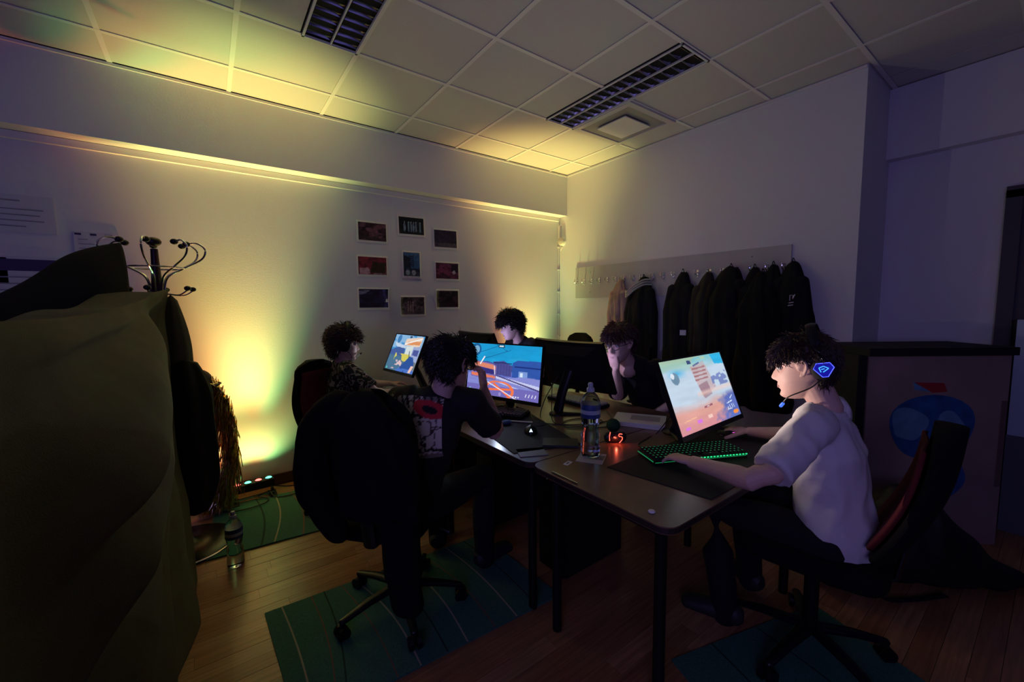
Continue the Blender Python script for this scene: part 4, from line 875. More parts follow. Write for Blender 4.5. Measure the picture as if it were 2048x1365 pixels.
cable('cable', [(1.72, 1.90, .96), (1.64, 1.82, .80), (1.56, 1.70, z), (1.66, 1.56, z), (1.80, 1.56, z), (1.80, 1.66, z), (1.64, 1.70, z), (1.56, 1.60, z), (1.72, 1.48, z), (1.90, 1.48, z)], 'coiled black cable on the desk beside the bottle')
cable('cable', [(1.93, 1.19, .86), (1.86, 1.24, z), (1.75, 1.22, z), (1.62, 1.18, z), (1.60, 1.05, z+.01)], 'black cable behind the orange game monitor')
cable('cable', [(1.36, 3.0, .90), (1.48, 2.92, .82), (1.55, 2.80, z), (1.60, 2.5, z), (1.72, 2.3, z)], 'black cable behind the far monitor')

# ------------------------------------------------------------------ coat board and coats on the right wall
t = thing('coat_board', (XW, 2.33, 1.67), 'long pale wall board with a row of metal coat hooks', 'coat rack')
obj('board', M().box((XW-.009, 2.33, 1.67), (.018, 2.20, .35)), mat('board_grey', (.48, .46, .46), .6, noise_s=3, noise_a=.08), t, smooth=False)
for k in range(20):
    y = 3.40-.1121*k; m = M(); x = XW-.018
    m.tube(smoothpath([(x, y, 1.695), (x-.03, y, 1.672), (x-.045, y, 1.678), (x-.048, y, 1.70)], 4), .0038, 8).ball((x-.048, y, 1.704), .0075, n=10)
    m.tube(smoothpath([(x, y, 1.67), (x-.018, y, 1.655), (x-.024, y, 1.668)], 4), .0034, 8).ball((x-.024, y, 1.672), .006, n=10).box((x-.002, y, 1.68), (.004, .016, .06)); obj('hook', m, CHROME, t)
for y in (3.2, 1.5):
    for z_ in (1.78, 1.56): obj('screw', M().cyl((XW-.0195, y, z_), (XW-.017, y, z_), .006, 10), mat('screw_dark', (.2, .2, .2), .4, .8), t)
def coat(name, y, zt, L, w0, w1, dep, m_, label, seed=0, lean=0, extra=None, flat=.0):
    t = thing(name, (XW-.05, y, zt-L), label, 'coat', 'coats on the wall hooks')
    def fn(a, b):
        th = 2*PI*a; c, s = math.cos(th), math.sin(th); sh = min(1, b/.26); e = sh**.75; wd = w0*.28*(1-e)+(w0+(w1-w0)*b)*e*(1-.12*max(0, b-.93)/.07)
        d = dep*(.35+.65*e)*(1-.15*b); f = 1+.16*noise.noise(V((c*1.7+seed, s*1.7, b*2.3)))+(.09*math.sin(7*th+seed+2*b)+.05*math.sin(13*th+seed*2-3*b))*min(1, b*3)+.10*noise.noise(V((c*4+seed, s*4, b*5)))
        return V((XW-.012-d*.5*(1+s*f*.95), y+wd/2*c*f+lean*b, zt-L*b-.02*abs(c)*(1-b)+.02*noise.noise(V((c*3, s*3, seed)))*b))
    fabric_grid('coat_body', fn, 56, 40, m_, t)
    # hanging loop and a sleeve on either side
    obj('hanging_loop', M().tube(smoothpath([(XW-.05, y-.01, zt-.01), (XW-.06, y, zt+.02), (XW-.05, y+.01, zt-.01)], 4), .003, 6), m_, t)
    for sg in (-1, 1):
        g = M().loft([V((XW-dep*.55, y+sg*w0*.30, zt-.16)), V((XW-dep*.62, y+sg*w0*.46+lean*.3, zt-.36)), V((XW-dep*.62, y+sg*w0*.48+lean*.6, zt-.36-L*.32))], [.052, .050, .042], [.048, .045, .040], n=16); obj('coat_sleeve', g, m_, t)
    return t
def cm(n, c): return mat(n, c, .85, spec=.2, bump=.2, bump_s=20, noise_s=8, noise_a=.25)
kb = cm('coat_black', (.010, .010, .011))
tan = cm('coat_tan', (.40, .27, .22)); olive = cm('coat_olive', (.035, .032, .022))
coat('tan_jacket', 2.76, 1.68, .70, .19, .22, .12, tan, 'pinkish tan jacket, leftmost coat on the hooks', 1)
t = coat('striped_hoodie', 2.47, 1.69, .95, .30, .32, .16, kb, 'black hooded coat with a cream striped collar, second coat from the left', 2)
for k, zz in enumerate((0, .022, .044)): obj('collar_stripe', M().tube(smoothpath([(XW-.13, 2.62, 1.555-zz), (XW-.20, 2.56, 1.535-zz), (XW-.20, 2.47, 1.60-zz), (XW-.18, 2.38, 1.645-zz), (XW-.12, 2.33, 1.645-zz)], 5), .0085, 8), mat('cream_knit', (.42, .42, .34) if k != 1 else (.42, .42, .34), .9), t)
coat('black_coat', 2.06, 1.71, 1.0, .24, .30, .15, cm('coat_soft_black', (.012, .012, .012)), 'plain black coat standing apart, third from the left', 3)
t = coat('olive_parka', 1.83, 1.69, 1.0, .20, .30, .16, olive, 'dark olive parka with a small white label, left of the black puffer coat', 4)
obj('cloth_label', M().box((XW-.21, 1.955, 1.17), (.006, .05, .045), Matrix.Rotation(.3, 3, 'Z')), PAPER, t, smooth=False)
coat('hooded_puffer', 1.64, 1.72, 1.02, .32, .34, .22, kb, 'bulky black hooded coat in the middle of the dark group', 5)
coat('black_jacket', 1.46, 1.70, 1.0, .20, .28, .18, kb, 'slim black jacket right of the bulky hooded coat', 6)
coat('long_coat', 1.40, 1.66, 1.05, .26, .40, .26, cm('coat_long', (.008, .008, .009)), 'long black coat with a rounded hem reaching lowest', 7, lean=-.05)
coat('black_jacket', 1.33, 1.71, .90, .18, .26, .16, kb, 'black jacket next to the one with the white emblem', 8)
t = coat('sports_jacket', 1.20, 1.72, .85, .22, .30, .17, kb, 'black jacket with a white emblem, rightmost coat on the hooks', 9)
m = M()
for P in ([(0, .0), (.0, .030), (.018, .030), (.018, .010)], [(.030, .034), (.020, .016)], [(-.006, -.012), (.024, -.008)], [(-.010, -.026), (.022, -.022)]):
    m.tube([(XW-.190, 1.165-a*1.0, 1.43+b*1.3) for a, b in P], .0035, 6)
obj('emblem', m, PAPER, t)

# ------------------------------------------------------------------ photographs on the back wall
def ph(seed, cols, bright=None):
    def fn(u, v):
        n = nz(u, v, 5, seed); n2 = nz(u, v, 9, seed+50); C = np.ones(u.shape+(3,))*np.array(cols[0])/255
        C = mixc(C, np.clip((n-.45)*6, 0, 1), cols[1]); C = mixc(C, np.clip((n2-.55)*7, 0, 1), cols[2]); C = mixc(C, (v < .25)*np.clip((n2-.3)*3, 0, 1), cols[3])
        if bright: C = bright(C, u, v, n, n2)
        g_ = C.mean(-1, keepdims=True); return (C*.75+g_*.25)*(.8+.5*nz(u, v, 14, seed+9)[..., None])
    return fn
def figs(xs_, c1, c2):
    def f(C, u, v, n, n2):
        for x in xs_: C = mixc(C, ((u-x)/.035)**2+((v-.40)/.26)**2 < 1, c1); C = mixc(C, ((u-x)/.022)**2+((v-.70)/.055)**2 < 1, c2)
        return C
    return f
def tower(C, u, v, n, n2):
    C = mixc(C, (v > .35), (50, 100, 150)); C = mixc(C, pin(u, v, [(0, .9), (.4, .8), (.45, .35), (0, .35)]), (30, 40, 60))
    for k in range(6): C = mixc(C, (np.abs(v-.45-.08*k) < .012) & (np.abs(u-.5) < .12), (20, 30, 45))
    C = mixc(C, (np.abs(np.abs(u-.5)-.10) < .015) & (v > .3) & (v < .95), (20, 30, 45))
    for x in (.25, .62): C = mixc(C, np.hypot(u-x, (v-.2)*1.3) < .13, (150, 160, 180))
    return mixc(C, v < .06, (190, 190, 195))
def fac(C, u, v, n, n2): return mixc(mixc(C, pin(u, v, [(.5, .75), (.98, .7), (.95, .1), (.4, .1)]), (60, 46, 20)), pin(u, v, [(.05, .35), (.35, .4), (.4, .05), (.05, .0)]), (190, 140, 150))
PH = [  # x0, z0, x1, z1, label, painter, curl, roll
 (1.225, 2.085, .275, .19, 'photo of a reddish room interior, upper left of the ring', ph(1, [(70, 35, 45), (120, 70, 90), (30, 18, 22), (60, 45, 45)]), 0, 0),
 (1.595, 2.175, .275, .19, 'photo of figures on a blue-lit stage, top of the ring', ph(2, [(10, 16, 24), (24, 40, 52), (12, 20, 26), (40, 50, 40)], figs((.38, .48, .58, .68, .85, .22), (110, 140, 165), (160, 170, 180))), 0, -1),
 (1.95, 2.085, .275, .20, 'photo of a dim purple room, upper right of the ring', ph(3, [(50, 36, 70), (40, 26, 60), (28, 18, 40), (90, 78, 84)]), 0, -1),
 (1.215, 1.785, .28, .19, 'photo of a red workshop with a dark machine, left of the ring', ph(4, [(150, 36, 48), (110, 24, 40), (70, 40, 30), (150, 110, 120)], fac), 0, 0),
 (1.585, 1.81, .19, .27, 'upright photo of a steel tower against blue sky, centre of the ring', ph(5, [(30, 44, 66), (26, 36, 54), (60, 80, 110), (70, 76, 90)], tower), 0, 0),
 (1.96, 1.77, .28, .19, 'photo of a magenta scene with a small white sign, right of the ring', ph(6, [(130, 42, 84), (90, 30, 62), (60, 22, 40), (70, 26, 40)], lambda C, u, v, n, n2: mixc(mixc(C, pin(u, v, [(.68, .95), (.98, .95), (.98, .4), (.68, .4)]), (36, 20, 44)), np.abs(u-.80)/.08+np.abs(v-.42)/.16 < 1, (190, 180, 190))), 0, 0),
 (1.21, 1.495, .28, .20, 'photo of a dark violet stage, lower left of the ring, right edge curling', ph(7, [(36, 24, 54), (48, 36, 80), (20, 14, 32), (26, 16, 40)], lambda C, u, v, n, n2: mixc(C, pin(u, v, [(0, .9), (.4, .95), (.2, .75), (0, .7)]), (120, 120, 150))), 1, 0),
 (1.58, 1.425, .27, .20, 'photo of a crowd in pale light, bottom of the ring, left edge curling', ph(8, [(74, 60, 64), (110, 92, 96), (30, 24, 26), (96, 84, 84)], figs((.32, .42, .52), (150, 120, 120), (170, 140, 130))), -1, 0),
 (1.95, 1.49, .28, .20, 'photo of a dark red gathering, lower right of the ring, left edge curling', ph(9, [(40, 24, 36), (80, 44, 60), (22, 12, 22), (60, 30, 44)]), -1, 0)]
for x, z_, w_, h_, lab, fn, cu, rl_ in PH:
    t = thing('photo_print', (x, YA, z_), lab, 'photograph', 'photographs stuck on the back wall')
    Q = Matrix.Rotation(math.radians(rl_), 3, 'Y'); ux = Q @ V((1, 0, 0)); uz = Q @ V((0, 0, 1))
    cfun = (lambda a, b, c=cu: .006+.060*(max(0, (a-.72)/.28)**2*(.4+.6*abs(b-.3)) if c > 0 else 0)+.060*(max(0, (.24-a)/.24)**2*(.4+.6*abs(b-.5)) if c < 0 else 0))
    m = M(); m.grid(lambda a, b: V((x, YA, z_))+ux*((a-.5)*w_)+uz*((b-.5)*h_)+V((0, -1, 0))*cfun(a, b), 16, 10)
    s_ = obj('sheet', m, PAPER, t); so = s_.modifiers.new('s', 'SOLIDIFY'); so.thickness = .0012; so.offset = 0
    bw = .0145
    paint('image', (x, YA, z_+.003), ux, uz, w_-2*bw, h_-2*bw-.006, 36, 26, fn, mat('photo_ink', (.5, .5, .5), .35, attr='base'), t, curl=lambda a, b: cfun((a-.5)*(w_-2*bw)/w_+.5, b)+.0014)

# papers and poster on the left of the back wall
def sheet(name, x0, x1, z0, z1, label, marks=(), cat='paper', m_=PAPER):
    t = thing(name, ((x0+x1)/2, YA, z0), label, cat, 'papers pinned on the left of the back wall')
    obj('sheet', M().box(((x0+x1)/2, YA-.004, (z0+z1)/2), (x1-x0, .004, z1-z0)), m_, t, smooth=False)
    for k, (a, b, c, d, col) in enumerate(marks):
        obj('printed_block', M().box((x0+(x1-x0)*(a+c)/2, YA-.0066, z0+(z1-z0)*(b+d)/2), ((x1-x0)*(c-a), .001, (z1-z0)*(d-b))), col, t, smooth=False)
gl = mat('print_grey2', (.26, .26, .30), .7); gd = mat('print_navy', (.03, .015, .07), .5); gp = mat('paper_soft', (.62, .62, .66), .75); gb = mat('blue_glow_tint', (.45, .66, .95), .6)
sheet('notice_sheet', -1.02, -.715, 1.885, 2.105, 'wide white notice, top left on the wall', [(.1, .82, .55, .86, gl), (.1, .60, .85, .63, gl), (.1, .45, .8, .48, gl), (.1, .3, .85, .33, gl), (.1, .15, .6, .18, gl)], m_=gp)
sheet('notice_sheet', -.645, -.435, 1.60, 1.915, 'upright white notice behind the coat stand', [(.03, .93, .17, .97, gd), (.36, .93, .50, .97, gd), (.68, .93, .85, .965, gl)]+[(.1, .84-.09*k, .3+.5*((k*37) % 7)/7, .855-.09*k, gl) for k in range(8)], m_=gp)
sheet('wall_poster', -1.02, -.715, 1.49, 1.745, 'white poster with a dark purple band, left edge of the photo', [(.0, .66, .97, .93, gd), (.1, .50, .8, .53, gl), (.1, .35, .7, .38, gl), (.1, .2, .85, .23, gl)], 'poster', m_=gp)
sheet('blue_glow_patch', -1.02, -.93, 1.585, 1.735, 'pale blue card stuck over the poster band', [], 'card', m_=gb)  # pale blue sheet painted in place of blue light on the poster

# round wall sounder and its conduit
t = thing('wall_sounder', (XW, 3.655, 2.18), 'round white alarm sounder in the corner under the beam', 'alarm')
obj('base', M().lathe((XW, 3.66, 2.18), [(0, 0), (.052, 0), (.052, .018), (.046, .022), (0, .022)], 32, (-1, -.15, 0)), WHITE, t)
obj('dome', M().lathe((XW-.022, 3.657, 2.18), [(.046, 0), (.046, .02), (.040, .030), (.02, .035), (0, .036)], 32, (-1, -.15, 0)), mat('sounder_cream', (.60, .56, .48), .4), t)
obj('bracket', M().box((XW-.012, 3.70, 2.30), (.022, .03, .14)).box((XW-.015, 3.675, 2.095), (.012, .012, .05), Matrix.Rotation(.6, 3, 'X')), WHITE, t, smooth=False)
t = thing('pipe', (XW-.012, YA-.012, 0), 'thin white conduit with clips running down the corner', 'pipe')
obj('tube', M().cyl((XW-.010, YA-.010, .08), (XW-.010, YA-.010, 2.42), .006, 10), WHITE, t)
for k in range(7): obj('clip', M().box((XW-.012, YA-.012, .5+.27*k), (.024, .022, .012)), WHITE, t, smooth=False)
# ------------------------------------------------------------------ floor light bars, rugs, floor cables
def bar(x0, label):
    t = thing('led_light_bar', (x0+.12, 3.58, 0), label, 'stage light', 'LED light bars on the floor')
    obj('housing', M().box((x0+.12, 3.585, .085), (.27, .075, .055), Matrix.Rotation(.10, 3, 'Z')), BLACKP, t, smooth=False)
    for k, c in enumerate((0, 1, 0, 1)):
        e = mat('lens_red', (.1, 0, 0), .2, emit=(1, .10, .08), es=5) if c == 0 else mat('lens_green', (0, .1, .05), .2, emit=(.08, 1, .45), es=5)
        o = (x0+.02+.068*k, 3.572+.0068*k, .1125); ln = obj('lens', M().lathe(o, [(.022, 0), (.022, .004), (.016, .009), (0, .011)], 20), e, t)
        obj('lens_ring', M().lathe(o, [(.024, 0), (.026, .003), (.024, .006), (.022, .004)], 20), BLACKP, t)
    for sg in (-1, 1): obj('foot', M().box((x0+.12+sg*.12, 3.55+sg*.012, .03), (.012, .11, .06)).box((x0+.12+sg*.12, 3.52+sg*.012, .006), (.05, .14, .010)), steel, t, smooth=False)
    obj('cross_bar', M().box((x0+.12, 3.50, .03), (.25, .012, .014), Matrix.Rotation(.10, 3, 'Z')), CHROME, t, smooth=False)
bar(.08, 'black light bar with red and green lamps on the floor at the left')
bar(2.82, 'black light bar with red and green lamps hidden on the floor in the far corner')
z = .006
cable('floor_cable', [(.33, 3.58, .05), (.45, 3.60, z), (.62, 3.58, z), (.85, 3.55, z), (1.0, 3.6, z)], 'black cable running along the baseboard from the light bar', r=.0045)
cable('floor_cable', [(.30, 3.50, .04), (.34, 3.42, z+.01), (.50, 3.40, z+.012), (.66, 3.48, z+.01), (.95, 3.50, z)], 'black cable looping across the rug edge to the light bar', r=.0045)
cable('floor_cable', [(.06, 3.52, .05), (.0, 3.42, z+.01), (.10, 3.34, z+.012), (.24, 3.36, z+.012), (.28, 3.44, z+.01), (.20, 3.50, .03)], 'black cable curled in front of the light bar', r=.0045)
rugm = mat('green_rug', (.045, .15, .10), .95, noise_s=180, noise_a=.25, bump=.4, bump_s=300)
st1 = mat('rug_cream_stripe', (.36, .33, .22), .95); st2 = mat('rug_brown_stripe', (.20, .11, .07), .95); st3 = mat('rug_dark_stripe', (.015, .05, .03), .95)
def rug(P, label, stripes):
    """P = four corners; stripes = list of (u0, u1, bend, width, material) running across"""
    P = [V(p) for p in P]; c = sum(P, V((0, 0, 0)))/4; t = thing('striped_rug', (c.x, c.y, 0), label, 'rug', 'green striped rugs')
    B = lambda u, v: (P[0]*(1-u)+P[1]*u)*(1-v)+(P[3]*(1-u)+P[2]*u)*v
    m = M(); m.add([p+V((0, 0, .008)) for p in P]+[p for p in P], [(0, 1, 2, 3), (7, 6, 5, 4), (0, 4, 5, 1), (1, 5, 6, 2), (2, 6, 7, 3), (3, 7, 4, 0)]); obj('pile', m, rugm, t, smooth=False)
    for u0, u1, bd, wd, mm in stripes:
        m = M(); m.grid(lambda a, b: B(min(1, max(0, u0+(u1-u0)*b+bd*math.sin(PI*b)+(a-.5)*wd)), b)+V((0, 0, .0088)), 1, 20); obj('stripe', m, mm, t, smooth=False)
S_ = [(.10, .06, .02, .008, st1), (.24, .22, .03, .010, st3), (.30, .33, .03, .008, st1), (.44, .42, .035, .009, st2), (.52, .50, .035, .008, st1), (.60, .60, .03, .010, st3), (.67, .67, .03, .008, st1), (.78, .74, .03, .008, st2), (.86, .84, .03, .008, st1), (.93, .93, .02, .009, st3)]
rug([(-.09, 2.80, 0), (1.02, 2.70, 0), (1.08, 3.42, 0), (-.04, 3.52, 0)], 'green rug with curved stripes by the back wall under the coat stand', S_)
rug([(.16, 1.45, 0), (1.30, 1.39, 0), (1.28, 2.07, 0), (.13, 2.13, 0)], 'green rug with curved stripes under the foreground office chair', [(a+.02, b+.05, c, d, e) for a, b, c, d, e in [(.03, .01, .01, .006, st1), (.09, .12, .02, .005, st2), (.12, .17, .02, .006, st3)]+[(.28, .24, .02, .005, st2), (.36, .30, .03, .006, st1), (.46, .42, .03, .006, st3), (.54, .52, .03, .006, st1), (.66, .62, .03, .005, st2), (.76, .74, .02, .006, st1), (.86, .84, .02, .006, st3)]])
rug([(1.2, .25, 0), (2.0, .05, 0), (2.2, .62, 0), (1.4, .85, 0)], 'dark green rug in the shadow under the chair of the boy in white', [(.2, .25, .02, .01, st3), (.6, .55, .02, .01, st3)])

# ------------------------------------------------------------------ coat stand with everything hung on it
sx, sy = -.22, 3.09
t = thing('coat_stand', (sx, sy, 0), 'dark wooden coat stand with curved chrome hooks at the left', 'coat stand')
woodd = mat('dark_turned_wood', (.035, .010, .008), .35)
obj('pole', M().lathe((sx, sy, .03), [(.022, 0), (.022, 1.2), (.030, 1.42), (.030, 1.50), (.024, 1.56), (.019, 1.66), (.017, 1.73)], 20), woodd, t)
obj('finial', M().ball((sx, sy, 1.80), .036, (1, 1, .72), 20), woodd, t)
obj('base_plate', M().lathe((sx+.04, sy-.05, 0), [(.25, 0), (.25, .012), (.235, .022), (.10, .030), (.04, .05), (.03, .06)], 48), mat('dark_metal_base', (.03, .03, .03), .25, .7), t)
obj('base_rim', M().lathe((sx+.04, sy-.05, .010), [(.250, 0), (.2535, .003), (.250, .006)], 48), CHROME, t)
obj('ring', M().tube([(sx+.13*math.cos(2*PI*k/28), sy+.13*math.sin(2*PI*k/28), 1.655) for k in range(29)], .0045, 8), CHROME, t)
kn = mat('black_knob', (.006, .006, .006), .4)
for a in (-10, 35, 95, 150, 205, 262, 310):
    d = V((math.cos(math.radians(a)), math.sin(math.radians(a)), 0)); o = V((sx, sy, 0)); h = obj('hook', M().tube(smoothpath([o+d*.028+V((0, 0, 1.50)), o+d*.05+V((0, 0, 1.60)), o+d*.13+V((0, 0, 1.655)), o+d*.215+V((0, 0, 1.71)), o+d*.235+V((0, 0, 1.765)), o+d*.20+V((0, 0, 1.80)), o+d*.155+V((0, 0, 1.795))], 6), .0052, 8), CHROME, t)
    obj('knob', M().ball(o+d*.148+V((0, 0, 1.794)), .019, (1, 1, .85), 14), kn, h)
for a in (-35, 20, 80, 140, 200, 260):
    d = V((math.cos(math.radians(a)), math.sin(math.radians(a)), 0)); o = V((sx, sy, 0)); h = obj('lower_hook', M().tube(smoothpath([o+d*.028+V((0, 0, 1.50)), o+d*.06+V((0, 0, 1.505)), o+d*.12+V((0, 0, 1.50)), o+d*.165+V((0, 0, 1.525))], 6), .0048, 8), CHROME, t)
    obj('knob', M().ball(o+d*.168+V((0, 0, 1.537)), .017, (1, 1, .85), 14), kn, h)
# black garment slung from the left knob
gm = mat('black_wool', (.006, .006, .005), .95)
A0 = V((-.365, 3.02, 1.775)); B0 = V((-.80, 2.55, 1.42))
def slung(a, b):
    """ridge from the knob down to the left; both sides fall"""
    s = a; r = A0.lerp(B0, s)+V((0, 0, .055*math.sin(PI*min(1, s*1.1))*(1-s)-.02*s)); th = PI*b; off = math.cos(th); dr = 1-math.sin(th)
    side = V((.72, -.69, 0)); w_ = .10+.03*math.sin(6*s)
    return r+side*(off*w_*(.5+.5*min(1, s*4)))*1.0+V((0, 0, -dr*(.42+.10*math.sin(3*s))))+V((.012*math.sin(9*s+4*b), 0, .0))
t = thing('black_garment', (-.5, 2.8, 1.0), 'black garment slung from the left knob of the coat stand', 'jacket')
fabric_grid('cloth', slung, 30, 26, gm, t, wrap=False, thick=.012)
def near_side(a, b):
    p = A0.lerp(A0+V((.055, -.02, -.30)), b); return p+V((-.10+.13*a+.02*b, -.10+.05*a, -.02*math.sin(PI*a)))+V((0, .03*math.sin(5*a), 0))
# big olive blanket: from the stand towards the camera, down to the floor
bl = mat('olive_blanket', (.09, .08, .038), .8, noise_s=12, noise_a=.12, bump=.25, bump_s=220)
TA = V((-.165, 2.97, 1.535)); 
def blanket(a, b):
    """a: 0 at the stand -> 1 near the camera; b: 0..1 = back hem, over the top (.25), down to the floor"""
    y = 2.97-2.05*a; xb = -.165-.19*a**.8-.04*a
    ztop = 1.535-.125*min(1, a*1.2)-.05*math.sin(PI*min(1, a*1.1)); 
    if b < .22:
        t_ = (.22-b)/.22; return V((xb-.28*min(1, t_*2.2)-.02, y+.10*t_, ztop-.02-max(0, t_-.35)*1.0+.012*math.sin(20*a)))
    t_ = (b-.22)/.78; z_ = ztop*(1-t_)
    u = a*2.05; w_ = (ztop-z_); r = math.hypot(u, w_); phi = math.atan2(w_, u+1e-4)
    f = 0
    for c0, c1, am in ((.02, .07, .020), (.09, .29, .24), (.32, .48, .15), (.52, .70, .08), (.72, .86, .05), (.83, 1.08, .055), (1.11, 1.36, .04)):
        sh_ = .018*math.sin(r*3.1+c1*9); q = (phi-sh_-c0)/(c1-c0)
        if q > 0: f += am*min(1, (r/1.15)**1.2)*(q*q*(3-2*q) if q < 1 else math.exp(-((q-1)/.22)**2))*(1 if r < 1.6 else math.exp(-(r-1.6)))
    f += .012*noise.noise(V((u*4, w_*4, 2)))+.06*min(1, u/1.0)*math.sin(PI*min(1, w_/.8))
    k_ = min(1, max(0, (u-1.35)/.45)); f *= 1-k_*k_*(3-2*k_)
    fm_ = max(.03, -.060*y-xb+.03*t_); f = fm_*math.tanh(f/fm_)-.11*math.exp(-((u-.30)/.20)**2)*min(1, w_/.14)*max(0, 1-w_/1.1)
    flare = .10*t_**2
    return V((xb+f+flare*(1-.8*max(0, 1-a*3)), y+.03*math.sin(phi*9)*min(1, r)*.4, max(.003, z_)))
t = thing('olive_blanket', (-.3, 2.0, 0), 'huge dark olive blanket draped from the coat stand to the floor, filling the left', 'blanket')
fabric_grid('cloth', blanket, 190, 150, bl, t, wrap=False, thick=.006)
tag(obj('clothes_rail', M().tube([(-.32, 2.9, 1.40), (-.58, .95, 1.34)], .014, 12).tube([(-.33, 2.85, 0), (-.33, 2.85, 1.40)], .014, 12).tube([(-.57, 1.0, 0), (-.57, 1.0, 1.34)], .014, 12), steel), 'black steel rail carrying the olive blanket', 'clothes rail')
# corner drape of another coat right below the lower hooks and the dark bag beside it
def hang(name, c, zt, L, rx, ry, m_, label, cat, sd=0, top=.35):
    t = thing(name, (c[0], c[1], zt-L), label, cat)
    def fn(a, b):
        th = 2*PI*a; e = min(1, b/.25); e = top+(1-top)*math.sin(e*PI/2); f = 1+.14*noise.noise(V((math.cos(th)*2+sd, math.sin(th)*2, b*1.5)))+.06*math.sin(6*th+sd)
        g_ = (1-.55*max(0, (b-.72)/.28)**2)
        return V((c[0]+rx*math.cos(th)*e*f*g_, c[1]+ry*math.sin(th)*e*f*g_, zt-L*b-.03*(1-b)*abs(math.cos(th))))
    fabric_grid('cloth', fn, 48, 30, m_, t); return t
hang('dark_coat', (-.16, 3.00), 1.50, 1.28, .075, .08, mat('coat_olive_dark', (.06, .055, .035), .85, bump=.2, bump_s=30), 'narrow dark olive coat hanging straight down from the stand', 'coat', 1)
hang('black_bag', (-.125, 2.95), 1.14, .90, .125, .11, gm, 'rounded black bag hanging low on the coat stand in front of the gold fringe', 'bag', 4, top=.5)
# gold fringe and hat
gold = mat('gold_foil', (.95, .60, .24), .25, 1, noise_s=40, noise_a=.3)
t = thing('gold_fringe', (-.02, 3.45, .1), 'shiny copper-gold foil fringe glittering beside the bright wall', 'fringe')
hoop = [V((-.085+.172*math.sin(math.radians(a)), 3.43+.02*math.sin(a), .56+.41*math.cos(math.radians(a)))) for a in range(0, 176, 7)]
obj('hoop', M().tube(hoop, .022, 8), gold, t)
fm = M(); rs = random.Random(4)
for k in range(1500):
    i = rs.random()*(len(hoop)-1); p = hoop[int(i)].lerp(hoop[min(len(hoop)-1, int(i)+1)], i % 1)+V((rs.uniform(-.03, .03), rs.uniform(-.04, .04), rs.uniform(-.03, .03))); L = min(rs.uniform(.10, .40), p.z-.02)
    ax = rs.uniform(-.03, .012); ay = rs.uniform(-.03, .03); n = 5; wv = rs.uniform(.0015, .0035); an = rs.random()*PI; vs = []
    for j in range(n+1):
        s_ = j/n; q = p+V((ax*s_*2+.008*math.sin(5*s_+k), ay*s_+.008*math.cos(4*s_+k), -L*s_)); dd = V((math.cos(an+s_*2.5), math.sin(an+s_*2.5), 0))*wv; vs += [q-dd, q+dd]
    fm.add(vs, [(2*j, 2*j+1, 2*j+3, 2*j+2) for j in range(n)])
tag(obj('foil_strips', fm, gold, t, smooth=False), kind='stuff')
m = M()
P = [(.022 if k % 2 == 0 else .009) for k in range(10)]; cst = V((.0, 3.345, .92)); m.add([cst+V((P[k]*math.sin(2*PI*k/10), 0, P[k]*math.cos(2*PI*k/10))) for k in range(10)]+[cst+V((0, -.008, 0)), cst+V((0, .004, 0))], [(k, (k+1) % 10, 10) for k in range(10)]+[((k+1) % 10, k, 11) for k in range(10)])
t2 = thing('dark_hat', (-.055, 3.45, .93), 'dark rounded hat with a gold star above the gold fringe', 'hat')
obj('crown', M().ball((-.08, 3.45, .93), .085, (1, 1, 1.0), 24), mat('dark_felt', (.03, .015, .03), .8), t2); obj('brim', M().lathe((-.08, 3.45, .90), [(.09, 0), (.13, .006), (.13, .010), (.09, .014)], 32), mat('dark_felt'), t2); obj('gold_star', m, gold, t2, smooth=False)

# ------------------------------------------------------------------ right side: painted box, heap on the floor, door
cardm = mat('cardboard', (.27, .19, .17), .85, noise_s=4, noise_a=.15)
a0 = V((2.985, .645, 0)); a1 = V((3.60, .165, 0)); X_ = (a1-a0).normalized(); Y_ = V((-X_.y, X_.x, 0)); W_ = (a1-a0).length; Rb = Matrix((X_, Y_, V((0, 0, 1)))).transposed()
t = thing('painted_box', (a0+a1)/2+Y_*.12, 'tall cardboard box painted with a blue and white blob, at the right', 'box')
BX = lambda u, d, z_: a0+X_*u+Y_*d+V((0, 0, z_))
obj('box_body', M().box(BX(W_/2, .16, .555), (W_, .32, 1.11), Rb), cardm, t, smooth=False)
obj('tape_edge', M().box(BX(W_-.02, -.002, .6), (.03, .004, .5), Rb), mat('torn_edge', (.14, .09, .08), .9), t, smooth=False)
blob = lambda P, d, m_, n_: obj(n_, M().add([BX(u, -.001-d, z_) for u, z_ in P]+[BX(u, 0, z_) for u, z_ in P], [tuple(range(len(P)))]+[(k, (k+1) % len(P), (k+1) % len(P)+len(P), k+len(P)) for k in range(len(P))]), m_, t, smooth=False)
def ell(cu, cz, ru, rz, wob=.1, n=28, s=0): return [(cu+ru*math.cos(2*PI*k/n)*(1+wob*math.sin(3*2*PI*k/n+s)), cz+rz*math.sin(2*PI*k/n)*(1+wob*math.cos(2*2*PI*k/n+s))) for k in range(n)]
pb = mat('blue_paint', (.015, .09, .26), .7, noise_s=14, noise_a=.3); pl = mat('light_blue_paint', (.10, .24, .40), .7, noise_s=14, noise_a=.2); pr_ = mat('red_paint', (.32, .02, .03), .7)
blob(ell(.37, .70, .235, .20, .06), .0010, pb, 'blue_patch'); blob(ell(.24, .72, .10, .10, .14, s=1), .0016, pl, 'light_patch'); blob(ell(.47, .68, .085, .11, .12, s=2), .0016, pl, 'light_patch'); blob(ell(.46, .42, .115, .13, .1, s=3), .0012, pb, 'blue_patch'); blob(ell(.46, .40, .05, .045, .1), .0018, pl, 'light_patch')
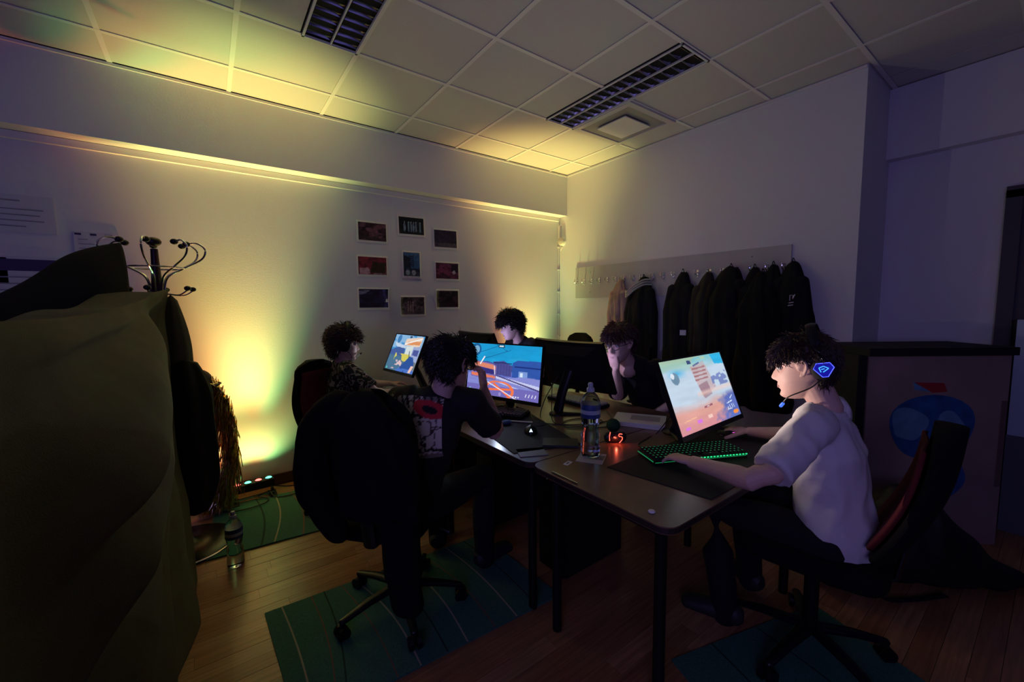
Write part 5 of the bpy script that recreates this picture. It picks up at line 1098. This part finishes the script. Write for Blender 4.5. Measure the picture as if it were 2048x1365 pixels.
blob([(.26, .96), (.42, .955), (.44, .905), (.36, .90), (.30, .93)], .0016, pr_, 'red_patch'); blob([(.25, .96), (.26, .915), (.35, .905)], .0020, pl, 'light_patch')
tag(obj('black_board', M().box(BX(W_/2-.01, .17, 1.135), (W_+.03, .40, .045), Rb).box(BX(-.035, .10, .56), (.05, .20, 1.11), Rb), BLACKM, smooth=False), 'black board lying on top of the painted box and standing at its side', 'board')
t = thing('dark_heap', (2.75, .38, 0), 'low black heap of a bag and coat on the floor before the painted box', 'bag')
g = M(); g.loft([(2.45, .62, .10), (2.60, .52, .22), (2.74, .42, .26), (2.88, .30, .16), (3.04, .18, .07), (3.20, .08, .03)], [.10, .20, .24, .15, .07, .03], [.10, .17, .20, .17, .13, .08], ref=(0, 0, 1), n=24).loft([(2.60, .46, .36), (2.66, .44, .46)], [.10, .05], n=16)
mm = remesh(g, .012, 3, wr=.014, wr_s=7)
for v in mm.vertices: v.co.z = max(.002, v.co.z)
obj('heap_body', mm, mat('black_nylon', (.008, .008, .009), .6), t, angle=180)
obj('strap', M().loft(smoothpath([(2.46, .52, .20), (2.44, .44, .05), (2.56, .36, .02), (2.74, .26, .02)], 5), .004, .016, n=8), BLACKM, t)
# dark door and its frame in the alcove
dm = mat('dark_door_paint', (.05, .045, .06), .6)
d_ = struct('door_1', M().box((XR-.02, -.35, 1.03), (.03, 1.10, 2.06)), dm)
obj('door_handle', M().tube([(XR-.04, .10, 1.02), (XR-.08, .10, 1.02), (XR-.08, .0, 1.02)], .009, 10), CHROME, d_)
obj('door_frame', M().box((XR-.03, .235, 1.05), (.05, .07, 2.10)).box((XR-.03, -.35, 2.09), (.05, 1.24, .07)), dm, d_, smooth=False)

for k, (x, y) in enumerate(((1.62, 1.55), (1.62, 2.20), (1.70, 2.85))):  # unseen towers, added to keep the space below the desks dark
    t = thing('added_tower', (x, y, 0), ('black computer tower in the dark under the near part of the middle desk', 'black computer tower in the dark under the middle desk, next to the far one', 'black computer tower in the dark under the far desk')[k], 'computer', 'computer towers under the desks')
    obj('case', M().box((x, y, .235), (.44, .20, .45)), BLACKM, t, smooth=False); obj('front_panel', M().box((x-.225, y, .235), (.012, .19, .44)), BLACKP, t, smooth=False)
    for q in (-1, 1): obj('foot', M().box((x, y+q*.07, .006), (.40, .02, .012)), BLACKP, t, smooth=False)

t = thing('pale_cabinet', (3.97, -.12, 0), 'pale bluish cabinet at the far right edge beyond the painted box', 'cabinet')
obj('cabinet_body', M().box((3.97, -.12, .66), (.20, .58, 1.28)), mat('pale_blue_lacquer', (.40, .52, .58), .4), t, smooth=False)
obj('plinth', M().box((3.965, -.12, .30), (.215, .585, .60)), mat('plinth_grey', (.10, .11, .12), .7), t, smooth=False)
